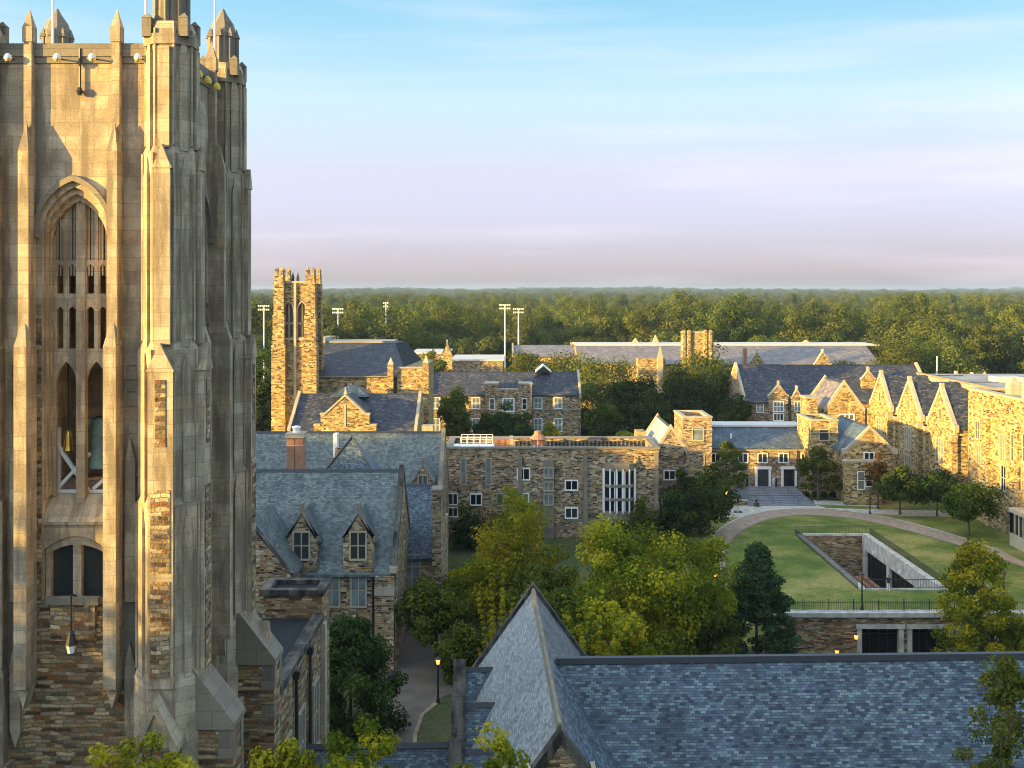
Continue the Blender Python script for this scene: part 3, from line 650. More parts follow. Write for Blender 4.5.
for i in range(8):
    a = i*PI/4; ex, ey = tc_[0]+.62*math.cos(a), tc_[1]+.62*math.sin(a)
    pk.tube((ex, ey, 42.0), (ex, ey, 43.4), .11, n=5); spike(pk, ex, ey, .26, 43.4, .45)
pk.frustum(tc_, 1.16, .86, 43.6, 44.1); pk.frustum(tc_, .86, .34, 44.1, 44.5); pk.frustum(tc_, .34, .1, 44.5, 44.75)
for i in range(4):
    a = PI/4 + i*PI/2; ex, ey = tc_[0]+.98*math.cos(a), tc_[1]+.98*math.sin(a); pk.box(ex-.17, ex+.17, ey-.17, ey+.17, 41.6, 42.3); spike(pk, ex, ey, .38, 42.3, .22)
pin = part('pinnacle', pk, M['cap'], tur, local=True)
# weathered base buttresses
bb = MB()
def base_but(q, a0, a1, f, zb, zt_):
    q.box(a0, a1, f, -3.0, 0, zb); q.prism([(f-.06, zb), (f-.06, zb+.2), (-4.6, zt_), (-4.3, zt_), (-4.3, zb)], 'x', a0-.06, a1+.06)
def mirr(q):
    r_ = MB(); r_.v = [(-b, -a, z) for a, b, z in q.v]; r_.f = [f[::-1] for f in q.f]; r_.m = list(q.m); return r_
q = MB(); base_but(q, 2.85, 4.35, -6.25, 15.4, 17.6)
bt = part('base_buttress', mirr(q), M['ledge'], tur, local=True); bt2 = part('base_buttress', q.rot(1), M['ledge'], T, local=True)
q = MB(); q.prism([(-6.33, 15.42), (-6.33, 15.65), (-4.75, 17.7), (-4.6, 17.7), (-4.6, 15.42)], 'x', 2.76, 4.44)
for xx in (2.84, 4.02): q.box(xx, xx+.35, -6.28, -5.7, 14.3, 15.41)
q.box(2.84, 3.1, -6.28, -5.7, 13.1, 13.6); q.box(4.11, 4.37, -6.28, -5.7, 12.2, 12.7)
parts('weathering', mirr(q), M['cap'], bt, local=True); parts('weathering', q.rot(1), M['cap'], bt2, local=True)
q = MB(); gx = 3.75
q.box(gx-.72, gx+.72, -5.75, -4.6, 0, 15.3); part('gablet_pier', q, M['ledge'], tur, local=True)
q = MB()
q.prism([(gx-.82, 15.1), (gx-.62, 15.1), (gx, 16.55), (gx+.62, 15.1), (gx+.82, 15.1), (gx+.82, 15.35), (gx, 17.1), (gx-.82, 15.35)], 'y', -5.85, -4.5)
q.prism([(gx-.62, 15.3), (gx+.62, 15.3), (gx, 16.6)], 'y', -5.76, -4.6)
for s in (-1, 1): q.box(gx+s*.6-.16, gx+s*.6+.16, -5.82, -5.5, 0, 15.1)
part('gablet', q, M['lime'], tur, local=True)
for k in (1, 2, 3):
    q = link_copy(tur, T); q.rotation_euler.z = k*PI/2

# what hangs in and on the tower
bx_, by_ = TX+.35, TYc-1.9
bl = thing('bell', 'large dull green bronze bell hanging inside the belfry opening', 'bell', (bx_, by_, 25.0))
mb = MB(); mb.lathe((bx_, by_), [(.88, 25.0), (.80, 25.3), (.66, 26.0), (.56, 26.6), (.4, 26.9), (.1, 27.0)], 20); part('body', mb, M['bronze'], bl)
mb = MB(); mb.box(bx_-1.1, bx_+1.1, by_-.2, by_+.2, 27.02, 27.35); part('yoke', mb, M['wood'], bl)
bx_, by_ = TX-.72, TYc-2.5
b2 = thing('bell', 'small bright brass bell in the left light of the belfry', 'bell', (bx_, by_, 25.6))
mb = MB(); mb.lathe((bx_, by_), [(.22, 25.7), (.18, 25.85), (.13, 26.3), (.07, 26.45), (.02, 26.5)], 16); part('body', mb, M['brass'], b2)
mb = MB(); mb.tube((bx_, by_, 26.5), (bx_, by_, 37.2), .04); part('hanger', mb, M['iron'], b2)
bf = thing('bell_cradle', 'pale painted diagonal steel bell cradle inside the belfry', 'bell support', (TX, TYc, 23.9))
mb = MB()
for (p, q) in (((-1.3,-2.6,24),(.2,-2.6,25.6)), ((.2,-2.6,24),(-1.3,-2.6,26.2)), ((-1.1,-2.5,24),(-1.1,-2.5,26.6)), ((1.9,-2.6,25.6),(.3,-2.6,24.2)), ((-1.6,-2.6,24.1),(1.9,-2.6,24.1)), ((1.3,-2,28.4),(.9,-2,27.3)), ((.9,-2,28.6),(1.3,-2,27.3))):
    mb.bar((TX+p[0], TYc+p[1], p[2]), (TX+q[0], TYc+q[1], q[2]), .13)
part('brace', mb, M['white'], bf)
fy = TYc - c
FLN = ['white dome floodlight at the far left under the tower parapet', 'white dome floodlight beside the left window shaft of the tower parapet', 'white dome floodlight above the belfry arch of the tower', 'white dome floodlight next to the sunlit corner turret']
for lb, px in zip(FLN, (8, 57, 92, 138)):
    xx = X(px, 41.8); z = Z(58, 41.8)
    o = thing('floodlight', lb, 'floodlight', (xx, fy, z), 'floodlights along the tower parapet')
    mb = MB(); mb.tube((xx, fy+.05, z+.05), (xx+.06, fy-.42, z+.02), .035); part('arm', mb, M['iron'], o)
    mb = MB(); mb.lathe((xx, fy-.5), [(.12, z-.06), (.15, z-.02), (.135, z+.08), (.08, z+.15), (.02, z+.18)], 12); part('dome', mb, M['white'], o)
    mb = MB(); mb.lathe((xx, fy-.5), [(.10, z-.13), (.11, z-.062)], 12); part('lens', mb, M['brass'], o)
YLN = ['yellow shaded floodlight nearest the front on the shaded tower side', 'yellow shaded floodlight in the middle of the shaded tower side', 'yellow shaded floodlight rearmost on the shaded tower side']
for lb, yy in zip(YLN, (44.3, 45.6, 47.0)):
    sx = TX + c; z = 40.75
    o = thing('floodlight', lb, 'floodlight', (sx, yy, z), 'floodlights along the tower parapet')
    mb = MB(); mb.tube((sx-.05, yy, z+.1), (sx+.5, yy, z+.15), .03); part('arm', mb, M['iron'], o)
    mb = MB(); mb.lathe((sx+.5, yy), [(.15, z-.16), (.16, z-.05), (.12, z+.1), (.02, z+.16)], 12); part('dome', mb, M['yellow'], o)
for lb, px, yy, h in (('white flagpole at the left of the tower roof', 53, 44.5, 49), ('white flagpole beside the near corner turret of the tower', 146, 44.0, 49), ('thin white flagpole beside the rear corner turret', 215, 48.0, 48)):
    xx = X(px, yy); o = thing('flagpole', lb, 'flagpole', (xx, yy, 40.5), 'flagpoles on the tower roof')
    mb = MB(); mb.tube((xx, yy, 40.5), (xx, yy, h), .055, .035, 8); part('pole', mb, M['white'], o)
    mb = MB(); mb.lathe((xx, yy), [(.2, 40.5), (.18, 40.9), (.07, 41.1)], 10); part('base', mb, M['iron'], o)
xx = X(75, 41.7); o = thing('drain_spout', 'black iron drain pipe hanging below the tower parapet', 'drain pipe', (xx, fy, 39.6))
mb = MB(); mb.tube((xx, fy-.12, 41.3), (xx, fy-.12, 39.7), .05); part('pipe', mb, M['iron'], o)
mb = MB(); mb.lathe((xx, fy-.16), [(.06, 39.5), (.12, 39.65), (.06, 39.8)], 8); part('outlet', mb, M['iron'], o)
xx = X(69, 41.6); o = thing('hanging_lantern', 'black iron lantern on a rod below the small tower window', 'lantern', (xx, fy-.5, 18.4))
mb = MB(); mb.tube((xx, fy-.01, 20.3), (xx, fy-.5, 20.45), .035); mb.tube((xx, fy-.5, 20.45), (xx, fy-.5, 18.9), .035); part('rod', mb, M['iron'], o)
mb = MB(); mb.frustum((xx, fy-.5), .36, .2, 18.55, 18.95, 6); mb.frustum((xx, fy-.5), .2, .1, 18.95, 19.1, 6); part('shade', mb, M['iron'], o)
mb = MB(); mb.frustum((xx, fy-.5), .22, .32, 18.25, 18.55, 6); part('lens', mb, M['white'], o)
# ------------------------------------------------------------------ building kit
def house(T, axis, a0, a1, b0, b1, zg, ze, zr, wall, roof, cope=(1, 1), ov=.35, bm=None, up=.35, wname='wall', copem=None, rname='roof', ridge=True, t=.22):
    bm = (b0 + b1) / 2 if bm is None else bm
    sl0, sl1 = (zr-ze)/(bm-b0), (zr-ze)/(b1-bm)
    mb = MB(); mb.prism([(b0, zg), (b1, zg), (b1, ze-t-.02), (bm, zr-t-.05), (b0, ze-t-.02)], axis, a0, a1)
    wl = part(wname, mb, wall, T) if wall else None
    c0, c1 = a0 + (.42 if cope[0] else -ov), a1 - (.42 if cope[1] else -ov)
    mb = MB(); O = [(b0-ov, ze-ov*sl0), (bm, zr), (b1+ov, ze-ov*sl1)]
    I = [(p[0], p[1]-t) for p in O]
    mb.prism(O + I[::-1], axis, c0, c1); rf = part(rname, mb, roof, T)
    if ridge:
        mb = MB(); mb.prism([(bm-.2, zr-.14), (bm, zr+.1), (bm+.2, zr-.14)], axis, c0, c1); part('ridge_cap', mb, M['ridge'], rf)
    for k, (f, e_) in enumerate(zip(cope, (a0, a1))):
        if f:
            q0, q1 = (a0-.05, a0+.415) if k == 0 else (a1-.415, a1+.05)
            mb = MB(); O = [(b0-ov-.05, ze-ov*sl0+up-.1), (b0-ov+.25, ze-ov*sl0+up+.25*sl0), (bm, zr+up), (b1+ov-.25, ze-ov*sl1+up+.25*sl1), (b1+ov+.05, ze-ov*sl1+up-.1)]
            I = [(b1+ov+.05, ze-ov*sl1-.5), (bm, zr-t-.04), (b0-ov-.05, ze-ov*sl0-.5)]
            mb.prism(O + I, axis, q0, q1); part('gable_coping', mb, copem or M['trim'], T)
    return wl, rf
WC = {}
def winmesh(w_, h, nl, tr_, arched, fm, gm, proud=.1):
    key = (round(w_, 2), round(h, 2), nl, tr_, arched, fm, gm)
    if key in WC: return WC[key]
    mb = MB(); b = max(.13, min(.22, w_*.12))
    mb.box(-w_/2-b, -w_/2, -proud, .05, -h/2-b, h/2+b); mb.box(w_/2, w_/2+b, -proud, .05, -h/2-b, h/2+b)
    mb.box(-w_/2, w_/2, -proud, .05, h/2, h/2+b); mb.box(-w_/2-b*.4, w_/2+b*.4, -proud-.07, .05, -h/2-b, -h/2)
    mw = max(.09, min(.14, w_*.08))
    for i in range(1, nl): x = -w_/2 + w_*i/nl; mb.box(x-mw/2, x+mw/2, -proud*.75, .04, -h/2, h/2)
    for i in range(1, tr_+1): z = -h/2 + h*i/(tr_+1); mb.box(-w_/2, w_/2, -proud*.6, .03, z-mw/2, z+mw/2)
    fr = mb.mesh('window', M[fm])
    mb = MB(); mb.box(-w_/2+.01, w_/2-.01, -.02, .03, -h/2+.01, h/2-.01); gl = mb.mesh('pane', M[gm])
    WC[key] = (fr, gl); return fr, gl
ROT = {'S': 0, 'W': -PI/2, 'E': PI/2, 'N': PI}
def window(T, x, y, z, w_, h, nl=2, tr_=0, face='S', fm='trim', gm='glass', name='window', local=False):
    fr, gl = winmesh(w_, h, nl, tr_, 0, fm, gm)
    off = (0, 0, 0) if local else tuple(T['off'])
    o = bpy.data.objects.new(name, fr); COL.objects.link(o); o.parent = T; o.location = (x-off[0], y-off[1], z-off[2]); o.rotation_euler.z = ROT[face]
    p = bpy.data.objects.new('pane', gl); COL.objects.link(p); p.parent = o
    return o
def pwin(T, px, py0, py1, wpx, Y, nl=2, tr_=0, **k):
    """window on a wall facing the lens, from its rows in the photograph and the wall's distance"""
    return window(T, X(px, Y), Y, (Z(py0, Y)+Z(py1, Y))/2, wpx*Y/F, (py1-py0)*Y/F, nl, tr_, 'S', **k)
def bld(name, label, x, y, z=1.5, cat='building'): return thing(name, label, cat, (x, y, z))
def p_(T, name, m, *boxes):
    mb = MB()
    for b in boxes: mb.box(*b)
    return parts(name, mb, M[m] if isinstance(m, str) else m, T)[0]
def gable_face(T, axis, a0, a1, bm, hw, zg, ze, za, wall, cope=True, shoulder=.5, name='gable', cm='trim'):
    """stone gable with shoulders: bm centre, hw half width"""
    mb = MB(); mb.prism([(bm-hw, zg), (bm+hw, zg), (bm+hw, ze), (bm, za), (bm-hw, ze)], axis, a0, a1); g_ = part(name, mb, wall, T)
    if cope:
        mb = MB(); mb.prism([(bm-hw-.12, ze-.1), (bm-hw-.12, ze+.3), (bm-hw+.2, ze+.38), (bm, za+.32), (bm+hw-.2, ze+.38), (bm+hw+.12, ze+.3), (bm+hw+.12, ze-.1), (bm, za-.02)], axis, a0-.08, a1+.06)
        mb.box(*((bm-.16, bm+.16, a0-.06, a1+.04, za+.2, za+.9) if axis == 'y' else (a0-.06, a1+.04, bm-.16, bm+.16, za+.2, za+.9)))
        part('coping', mb, M[cm], g_)
    return g_

# ------------------------------------------------------------------ annex by the tower
A_ = bld('annex', 'low rubble annex with flat lead roof beside the foot of the bell tower', -12.5, 55, -1)
xr = -10.6
p_(A_, 'wall', 'ledge', (-19.5, xr, 50.2, 61.5, -1.2, 13.6), (-13.9, xr-.02, 61.5, 64, -1.2, 14.95))
p_(A_, 'coping', 'dark', (xr-.55, xr+.1, 50.1, 61.5, 13.6, 13.95), (-19.5, xr-.55, 50.1, 50.7, 13.6, 13.9))
p_(A_, 'upper_coping', 'dark', (-14.1, xr+.1, 61.4, 61.9, 14.95, 15.3), (-14.1, xr+.1, 63.6, 64.1, 14.95, 15.3), (xr-.4, xr+.1, 61.9, 63.6, 14.95, 15.3), (-14.1, -13.6, 61.9, 63.6, 14.95, 15.3))
p_(A_, 'roof', 'darklead', (-19.5, xr-.56, 50.71, 61.49, 13.605, 13.7)); p_(A_, 'upper_roof', 'darklead', (-13.6, xr-.42, 61.9, 63.6, 14.955, 15.05))
for y in (53.4, 57.0):
    mb = MB(); mb.tube((xr+.14, y, 13.5), (xr+.14, y, -1), .09); mb.box(xr+.02, xr+.3, y-.2, y+.2, 13.2, 13.6); part('downpipe', mb, M['iron'], A_)
for y in (51.8, 55.2, 59.2): window(A_, xr, y, 9.2, 1.3, 3.4, 2, 1, 'E', gm='glassb')
p_(A_, 'pilaster', 'trim', (xr-.1, xr+.25, 60.9, 61.6, -1, 13.55))

# ------------------------------------------------------------------ the slate hall in front (turned two degrees)
FHR = math.radians(1.9)
H_ = thing('gothic_hall', 'nearest slate roofed stone hall with a steep pale cross wing', 'building', (1.63, 55, 0), rz=FHR)
def lp(name, mb, m): return part(name, mb, m, H_, local=True)
ZR, ZM, SL = 14.2, 13.55, 1.376
# main range along local x
mb = MB(); d = 6.2; ze = ZM - d*SL*.93
mb.prism([(-d, -3), (d, -3), (d, ze-.3), (0, ZM-.35), (-d, ze-.3)], 'x', 1.0, 60); lp('wall', mb, M['rub'])
mb = MB(); O = [(-d-.4, ze-.4*SL*.93), (0, ZM), (d+.4, ze-.4*SL*.93)]; mb.prism(O + [(p[0], p[1]-.25) for p in O[::-1]], 'x', .3, 60.3); mr_ = lp('main_roof', mb, M['slateb'])
mb = MB(); mb.prism([(-.22, ZM-.16), (-.16, ZM+.12), (.16, ZM+.12), (.22, ZM-.16)], 'x', .6, 60.3); part('ridge_cap', mb, M['ridge'], mr_, local=True)
# cross wing along local y
hw = 4.2; zc = ZR - hw*SL
mb = MB(); mb.prism([(-hw+.15, -2), (hw-.15, -2), (hw-.15, zc-.3), (0, ZR-.35), (-hw+.15, zc-.3)], 'y', -10.3, 10.6); lp('wing_wall', mb, M['rub'])
mb = MB(); mb.prism([(-hw, zc), (0, ZR), (0, ZR-.25), (-hw, zc-.25)], 'y', -10.0, 10.7); lr = lp('wing_roof', mb, M['slatelit'])
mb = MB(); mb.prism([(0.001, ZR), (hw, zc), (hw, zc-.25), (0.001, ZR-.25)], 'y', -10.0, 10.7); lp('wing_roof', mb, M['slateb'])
mb = MB(); mb.prism([(-.16, ZR-.12), (-.06, ZR+.1), (.06, ZR+.1), (.16, ZR-.12)], 'y', -9.95, 10.6); part('ridge_cap', mb, M['cap'], lr, local=True)
for y0, y1, up_, nm in ((10.55, 11.05, .35, 'far_gable'), (-10.75, -10.2, .15, 'near_gable')):
    mb = MB(); O = [(-hw-.25, zc-.25*SL), (0, ZR), (hw+.25, zc-.25*SL)]
    mb.prism([(a, z+up_) for a, z in O] + [(a, z-.45) for a, z in O[::-1]], 'y', y0, y1); lp('gable_coping', mb, M['dark'])
mb = MB(); mb.prism([(-hw, -2), (hw, -2), (hw, zc-.46), (0, ZR-.46), (-hw, zc-.46)], 'y', -10.7, -10.31); lp('gable_wall', mb, M['ledge'])
for s, zz in ((-1, 12.6), (1, 12.6), (-1, 10.4), (1, 10.4)):
    mb = MB(); a = s*(ZR+.2-zz)/SL; mb.box(a-.09, a+.09, -10.8, -10.15, zz-.32, zz+.2); lp('coping_joint', mb, M['trim'])
# three little cross gables along the left flank
for yc in (6.9, 1.6, -4.1):
    zr_ = 10.75; xa, xb = -hw-.15, -(ZR-zr_)/SL; hy = 2.35
    mb = MB(); mb.prism([(yc-hy, 8.2), (yc, zr_), (yc+hy, 8.2), (yc+hy, 7.95), (yc, zr_-.25), (yc-hy, 7.95)], 'x', xa+.3, xb+.9); r0 = lp('aisle_roof', mb, M['slateb'])
    mb = MB(); mb.prism([(yc-.15, zr_-.1), (yc, zr_+.13), (yc+.15, zr_-.1)], 'x', xa+.3, xb+.05); part('ridge_cap', mb, M['ridge'], r0, local=True)
    mb = MB(); mb.prism([(yc-2.8, -2), (yc+2.8, -2), (yc+2.8, 8.4), (yc, zr_+.35), (yc-2.8, 8.4)], 'x', xa-.25, xa+.3); lp('aisle_gable', mb, M['rub'])
    mb = MB(); mb.prism([(yc-2.84, 8.3), (yc-2.84, 8.5), (yc, zr_+.6), (yc+2.84, 8.5), (yc+2.84, 8.3), (yc, zr_+.36)], 'x', xa-.33, xa+.36); lp('gable_coping', mb, M['dark'])
mb = MB(); mb.prism([(4.2, 6.2), (8.9, 6.2), (6.3, 8.7)], 'x', -15, -4.6); lw_ = lp('low_roof', mb, M['slateb'])
mb = MB(); mb.prism([(1.6-1.8, 6.2), (1.6, 8.7), (1.6+1.8, 6.2)], 'x', -15, -4.6)
lw_.data = mb.mesh('low_roof', M['slateb'])
mb = MB(); mb.prism([(1.42, 8.62), (1.6, 8.86), (1.78, 8.62)], 'x', -15, -4.6); part('ridge_cap', mb, M['ridge'], lw_, local=True)
mb = MB(); mb.box(-14.8, -4.6, .2, 3.0, -2, 6.19); lp('low_wall', mb, M['rub'])
mb = MB(); mb.tube((10.6, -5.6, 5.5), (10.6, -5.6, 9.6), .1); mb.tube((10.6, -5.6, 9.6), (10.45, -5.75, 9.85), .13); lp('vent_pipe', mb, M['iron'])
mb = MB()
for xx, yy in ((1.55, -1.6), (1.85, -2.1), (2.3, -2.9), (3.6, -3.6)):
    zz = ZM + yy*SL*.93; mb.box(xx-.09, xx+.09, yy-.14, yy+.05, zz-.02, zz+.10)
for q_ in pieces(mb): part('snow_guard', q_, M['white'], mr_, local=True)

# ------------------------------------------------------------------ dormered hall behind the tower
D_ = bld('dormer_hall', 'stone hall with pale slate roof and two gabled stone dormers', -20, 97, -1)
YF = 96.5; xe = X(396, YF)
house(D_, 'x', -46, xe, YF, YF+13.6, -1.2, Z(569, YF), Z(470, YF+6.8), M['rub'], M['slateg'], cope=(0, 1), copem=M['dark'], up=.5)
for px in (302, 358.5):
    xc = X(px, YF); zg, zs, za = Z(580, YF), Z(541, YF), Z(513, YF)
    g_ = gable_face(D_, 'y', YF-.25, YF+.35, xc, 15*YF/F, Z(571, YF), zs, za, M['rub'], name='dormer', cm='cap')
    mb = MB(); mb.box(xc-1.25, xc+1.25, YF+.35, YF+4, zg-1.4, zs-.05); part('dormer_cheeks', mb, M['rub'], g_)
    mb = MB(); O = [(xc-1.5, zs-.2), (xc, za+.05), (xc+1.5, zs-.2)]; mb.prism(O + [(a, z-.2) for a, z in O[::-1]], 'y', YF+.42, YF+6.2); part('dormer_roof', mb, M['slateg'], g_)
    window(D_, xc, YF-.25, (Z(532, YF)+Z(558, YF))/2, 14.5*YF/F, 26*YF/F, 2, 1)
for px in (332, 358.5): pwin(D_, px, 575, 606, 13.5, YF, 2, 1, gm='glassb'); 
for px in (278, 305): pwin(D_, px, 592, 618, 13, YF, 2, 1)
for px in (332, 359): pwin(D_, px, 622, 646, 13, YF, 2, 1)
b0_ = X(375, YF-.8); b1_ = X(394, YF-.8)
p_(D_, 'buttress', 'rub', (b0_, b1_, YF-1.1, YF-.002, -1.2, Z(592, YF)), (b0_, b1_, YF-.7, YF-.003, Z(592, YF)+.01, Z(575, YF)))
mb = MB(); mb.prism([(YF-1.2, Z(592, YF)), (YF-.6, Z(583, YF)), (YF-.004, Z(583, YF)), (YF-.004, Z(592, YF))], 'x', b0_-.05, b1_+.05); part('weathering', mb, M['cap'], D_)
mb = MB(); xq = X(373, YF); mb.tube((xq, YF-.12, Z(568, YF)), (xq, YF-.12, -1), .08); part('downpipe', mb, M['iron'], D_)
p_(D_, 'quoins', 'trim', *[(xe-.55, xe+.06, YF-.06, YF+.5, -1+i*1.1, -.55+i*1.1) for i in range(8)])
xg = X(250, 92); gable_face(D_, 'y', 91.5, 92.1, xg, 3.6, -1, Z(575, 92), Z(522, 92), M['rub'], name='porch_gable', cm='dark')
mb = MB(); zs, za = Z(575, 92), Z(522, 92); O = [(xg-3.7, zs-.1), (xg, za+.1), (xg+3.7, zs-.1)]; mb.prism(O + [(a, z-.25) for a, z in O[::-1]], 'y', 92.15, YF+3); part('porch_roof', mb, M['slateg'], D_)
p_(D_, 'porch_wall', 'rub', (xg-3.4, xg+3.4, 92.1, YF-.002, -1, zs-.4))
p_(D_, 'kneeler', 'trim', (X(390, YF), xe+.1, YF-.5, YF+.6, Z(572, YF), Z(566, YF)))
# right wing of the same hall
W_ = bld('hall_wing', 'small blue slate wing between the dormered hall and the flat roofed hall', -9, 110, -.5)
xa, xb = X(391, 107), X(438, 107)
house(W_, 'x', xa, xb, 107, 119, -.8, Z(554, 107), Z(485, 113), M['rub'], M['slateb'], cope=(0, 1), copem=M['cap'], up=.5)
pwin(W_, 412, 556, 588, 15, 107, 2, 2, gm='glassb'); pwin(W_, 412, 602, 626, 15, 107, 2, 1, gm='glass')
p_(W_, 'end_pier', 'rub', (xb-.5, xb+.35, 106.2, 108.2, -.8, Z(490, 107)), (xb-.45, xb+.3, 108.2, 119, -.8, 8.0))
p_(W_, 'pier_cap', 'cap', (xb-.6, xb+.45, 106.1, 108.3, Z(490, 107), Z(488, 107)))
# back hall
B_ = bld('back_hall', 'long stone hall with weathered slate roof and a brick chimney in front', -20, 124, 0)
xb2 = X(440, 119)
house(B_, 'x', -52, xb2, 119, 137, 0, 7.0, Z(432, 128), M['rub'], M['slateg'], cope=(0, 1), copem=M['cap'], up=.5)
xc = X(423, 120); gable_face(B_, 'y', 119.8, 120.3, xc, 1.1, 7, Z(482, 120), Z(466, 120), M['rub'], name='dormer', cm='cap'); 
mb = MB(); mb.box(xc-1.0, xc+1.0, 120.3, 122.5, 7.2, Z(482, 120)-.1); O = [(xc-1.2, Z(482, 120)-.1), (xc, Z(466, 120)+.1), (xc+1.2, Z(482, 120)-.1)]; mb.prism(O + [(a, z-.2) for a, z in O[::-1]], 'y', 120.35, 124); part('dormer_roof', mb, M['slateg'], B_)
window(B_, xc, 119.8, Z(480, 119.8), .9, .9, 2, 0)
# hipped blue roof between the two halls
xc = X(352, 115); apz = Z(437, 115); q = MB(); hb = 5.6; zb = apz - hb*1.32
q.add([(xc-hb, 115-hb, zb), (xc+hb, 115-hb, zb), (xc+hb, 115+hb, zb), (xc-hb, 115+hb, zb), (xc, 115, apz)], [(3, 2, 1, 0), (0, 1, 4), (1, 2, 4), (2, 3, 4), (3, 0, 4)])
hp = part('hipped_roof', q, M['slateb'], B_)
mb = MB()
for sx in (-1, 1): mb.tube((xc, 115, apz+.05), (xc+sx*hb, 115-hb, zb+.05), .1, n=5)
part('hip_cap', mb, M['ridge'], hp)
p_(B_, 'roof_light_shaft', 'white', (X(333, 120), X(337, 120), 120, 121.2, 12, Z(434, 120)))
p_(B_, 'stepped_parapet', 'rub', *[(X(326-i*0+6*i, 118)-.3, X(326+6*i, 118)+.3, 118, 118.5, 8, Z(468-10*i, 118)) for i in range(3)])
ch = thing('brick_chimney', 'square red brick chimney with pale stone cap on the slate roofs', 'chimney', (X(294.5, 108), 108, 12))
x0, x1 = X(286.5, 107.2), X(303, 107.2)
p_(ch, 'stack', 'brick', (x0, (x0+x1)/2-.04, 107.2, 108.8, 11, Z(438, 107.2)), ((x0+x1)/2+.04, x1, 107.2, 108.8, 11, Z(438, 107.2)), (x0+.1, x1-.1, 107.3, 108.7, 11, Z(438, 107.2)-.05))
p_(ch, 'cap', 'trim', (x0-.12, x1+.12, 107.08, 108.92, Z(438, 107.2), Z(433.5, 107.2)), (x0-.02, x1+.02, 107.18, 108.82, Z(446, 107.2), Z(445, 107.2)))
mb = MB(); mb.lathe(((x0+x1)/2, 108), [(.35, Z(433.5, 107.2)), (.32, Z(430, 107.2)), (.44, Z(429, 107.2)), (.40, Z(427.4, 107.2)), (.05, Z(426.5, 107.2))], 10); part('chimney_pot', mb, M['white'], ch)

# ------------------------------------------------------------------ flat roofed hall in the centre
C_ = bld('flat_hall', 'long flat roofed rubble hall with a tall stone oriel window', 5, 140, 0)
YC = 136; xl, xr_ = X(446, YC), X(659, YC); zp = Z(449, YC)
mb = MB(); mb.box(xl, xr_, YC, YC+.6, -.5, zp); mb.box(xl, xl+.6, YC+.6, YC+9, -.5, zp); mb.box(xr_-.6, xr_, YC+.6, YC+9, -.5, zp); mb.box(xl, xr_, YC+9, YC+9.6, -.5, zp+.1); part('wall', mb, M['rub'], C_)
p_(C_, 'parapet_coping', 'cap', (xl-.1, xr_+.1, YC-.12, YC+.75, zp, zp+.22), (xl-.1, xl+.75, YC+.75, YC+8.9, zp, zp+.22), (xr_-.75, xr_+.1, YC+.75, YC+8.9, zp, zp+.22), (xl-.1, xr_+.1, YC+8.9, YC+9.75, zp+.1, zp+.32))
p_(C_, 'roof', 'flat', (xl+.6, xr_-.6, YC+.6, YC+9, zp-1.5, zp-1.3))
mb = MB()
for i in range(34): x = xl + 8.6 + i*.52; mb.box(x, x+.26, YC+8.9, YC+8.99, zp-1.1, zp-.25)
part('clerestory_panels', mb, M['iron'], C_)
for px in (520, 585.5): 
    x = X(px, YC); p_(C_, 'buttress', 'cap', (x-.3, x+.3, YC-.55, YC-.002, -.5, Z(498, YC)), (x-.24, x+.24, YC-.32, YC-.003, Z(498, YC), Z(455, YC)))
    mb = MB(); spike(mb, x, YC-.3, .6, Z(498, YC), 1.4, .5); part('buttress_cap', mb, M['cap'], C_)
x = X(656, YC); p_(C_, 'buttress', 'cap', (x-.35, x+.35, YC-.7, YC-.002, -.5, Z(505, YC)), (x-.26, x+.26, YC-.35, YC-.003, Z(505, YC), Z(452, YC)))
mb = MB(); spike(mb, x, YC-.4, .7, Z(505, YC), 2.0, .6); part('buttress_cap', mb, M['cap'], C_)
for px in (463.5, 488.5): pwin(C_, px, 459, 484, 4.2, YC, 1, 0, gm='glassb')
for (px, a, b, w_, n) in ((523.5, 469, 479, 11, 2), (571.5, 481, 489.5, 11, 2), (476, 494.5, 504.5, 10, 2), (500, 494, 505, 5, 1), (523, 494, 504, 10, 2), (571.5, 508.5, 517.5, 11, 2), (453, 494, 504, 8, 2), (453, 508, 516, 8, 2), (500, 516, 526, 6, 2)):
    pwin(C_, px, a, b, w_, YC, n, 0, fm='white' if n == 2 else 'trim')
# narrow stair bay
xa, xb = X(543, YC), X(554, YC); p_(C_, 'stair_bay', 'cap', (xa, xb, YC-.35, YC-.002, -.5, Z(460, YC)))
for a, b in ((468, 477), (482, 490), (494, 504)): window(C_, (xa+xb)/2, YC-.35, Z((a+b)/2, YC), 1.0, (b-a)*YC/F, 2, 0, gm='glassb')
# oriel
ox, oz0, oz1 = X(619, YC), Z(512, YC), Z(464, YC); ow = 15.5*YC/F; YO = YC-1.0
oc = MB(); P = [(ox-ow, YC-.002), (ox-ow, YC-.35), (ox-ow*.62, YO), (ox+ow*.62, YO), (ox+ow, YC-.35), (ox+ow, YC-.002)]
oc.prism(P, 'z', oz1-.75, oz1+.15); oc.prism(P, 'z', oz0-.6, oz0+.25); oc.prism(P, 'z', oz0-1.2, oz0-.6)
zz = [oz0 + (oz1-oz0)*k for k in (.30, .58)]
P2 = [(ox+(a-ox)*1.02, b-.06) for a, b in P[:1]] and [(P[0][0]-.03, P[0][1]), (P[1][0]-.03, P[1][1]), (P[2][0]-.03, P[2][1]-.06), (P[3][0]+.03, P[3][1]-.06), (P[4][0]+.03, P[4][1]), (P[5][0]+.03, P[5][1])]
for z in zz: oc.prism(P2, 'z', z-.26, z+.1)
om = MB()
for xx in (ox-ow*.62, ox-ow*.21, ox+ow*.21, ox+ow*.62): om.box(xx-.09, xx+.09, YO-.03, YO+.25, oz0, oz1-.5)
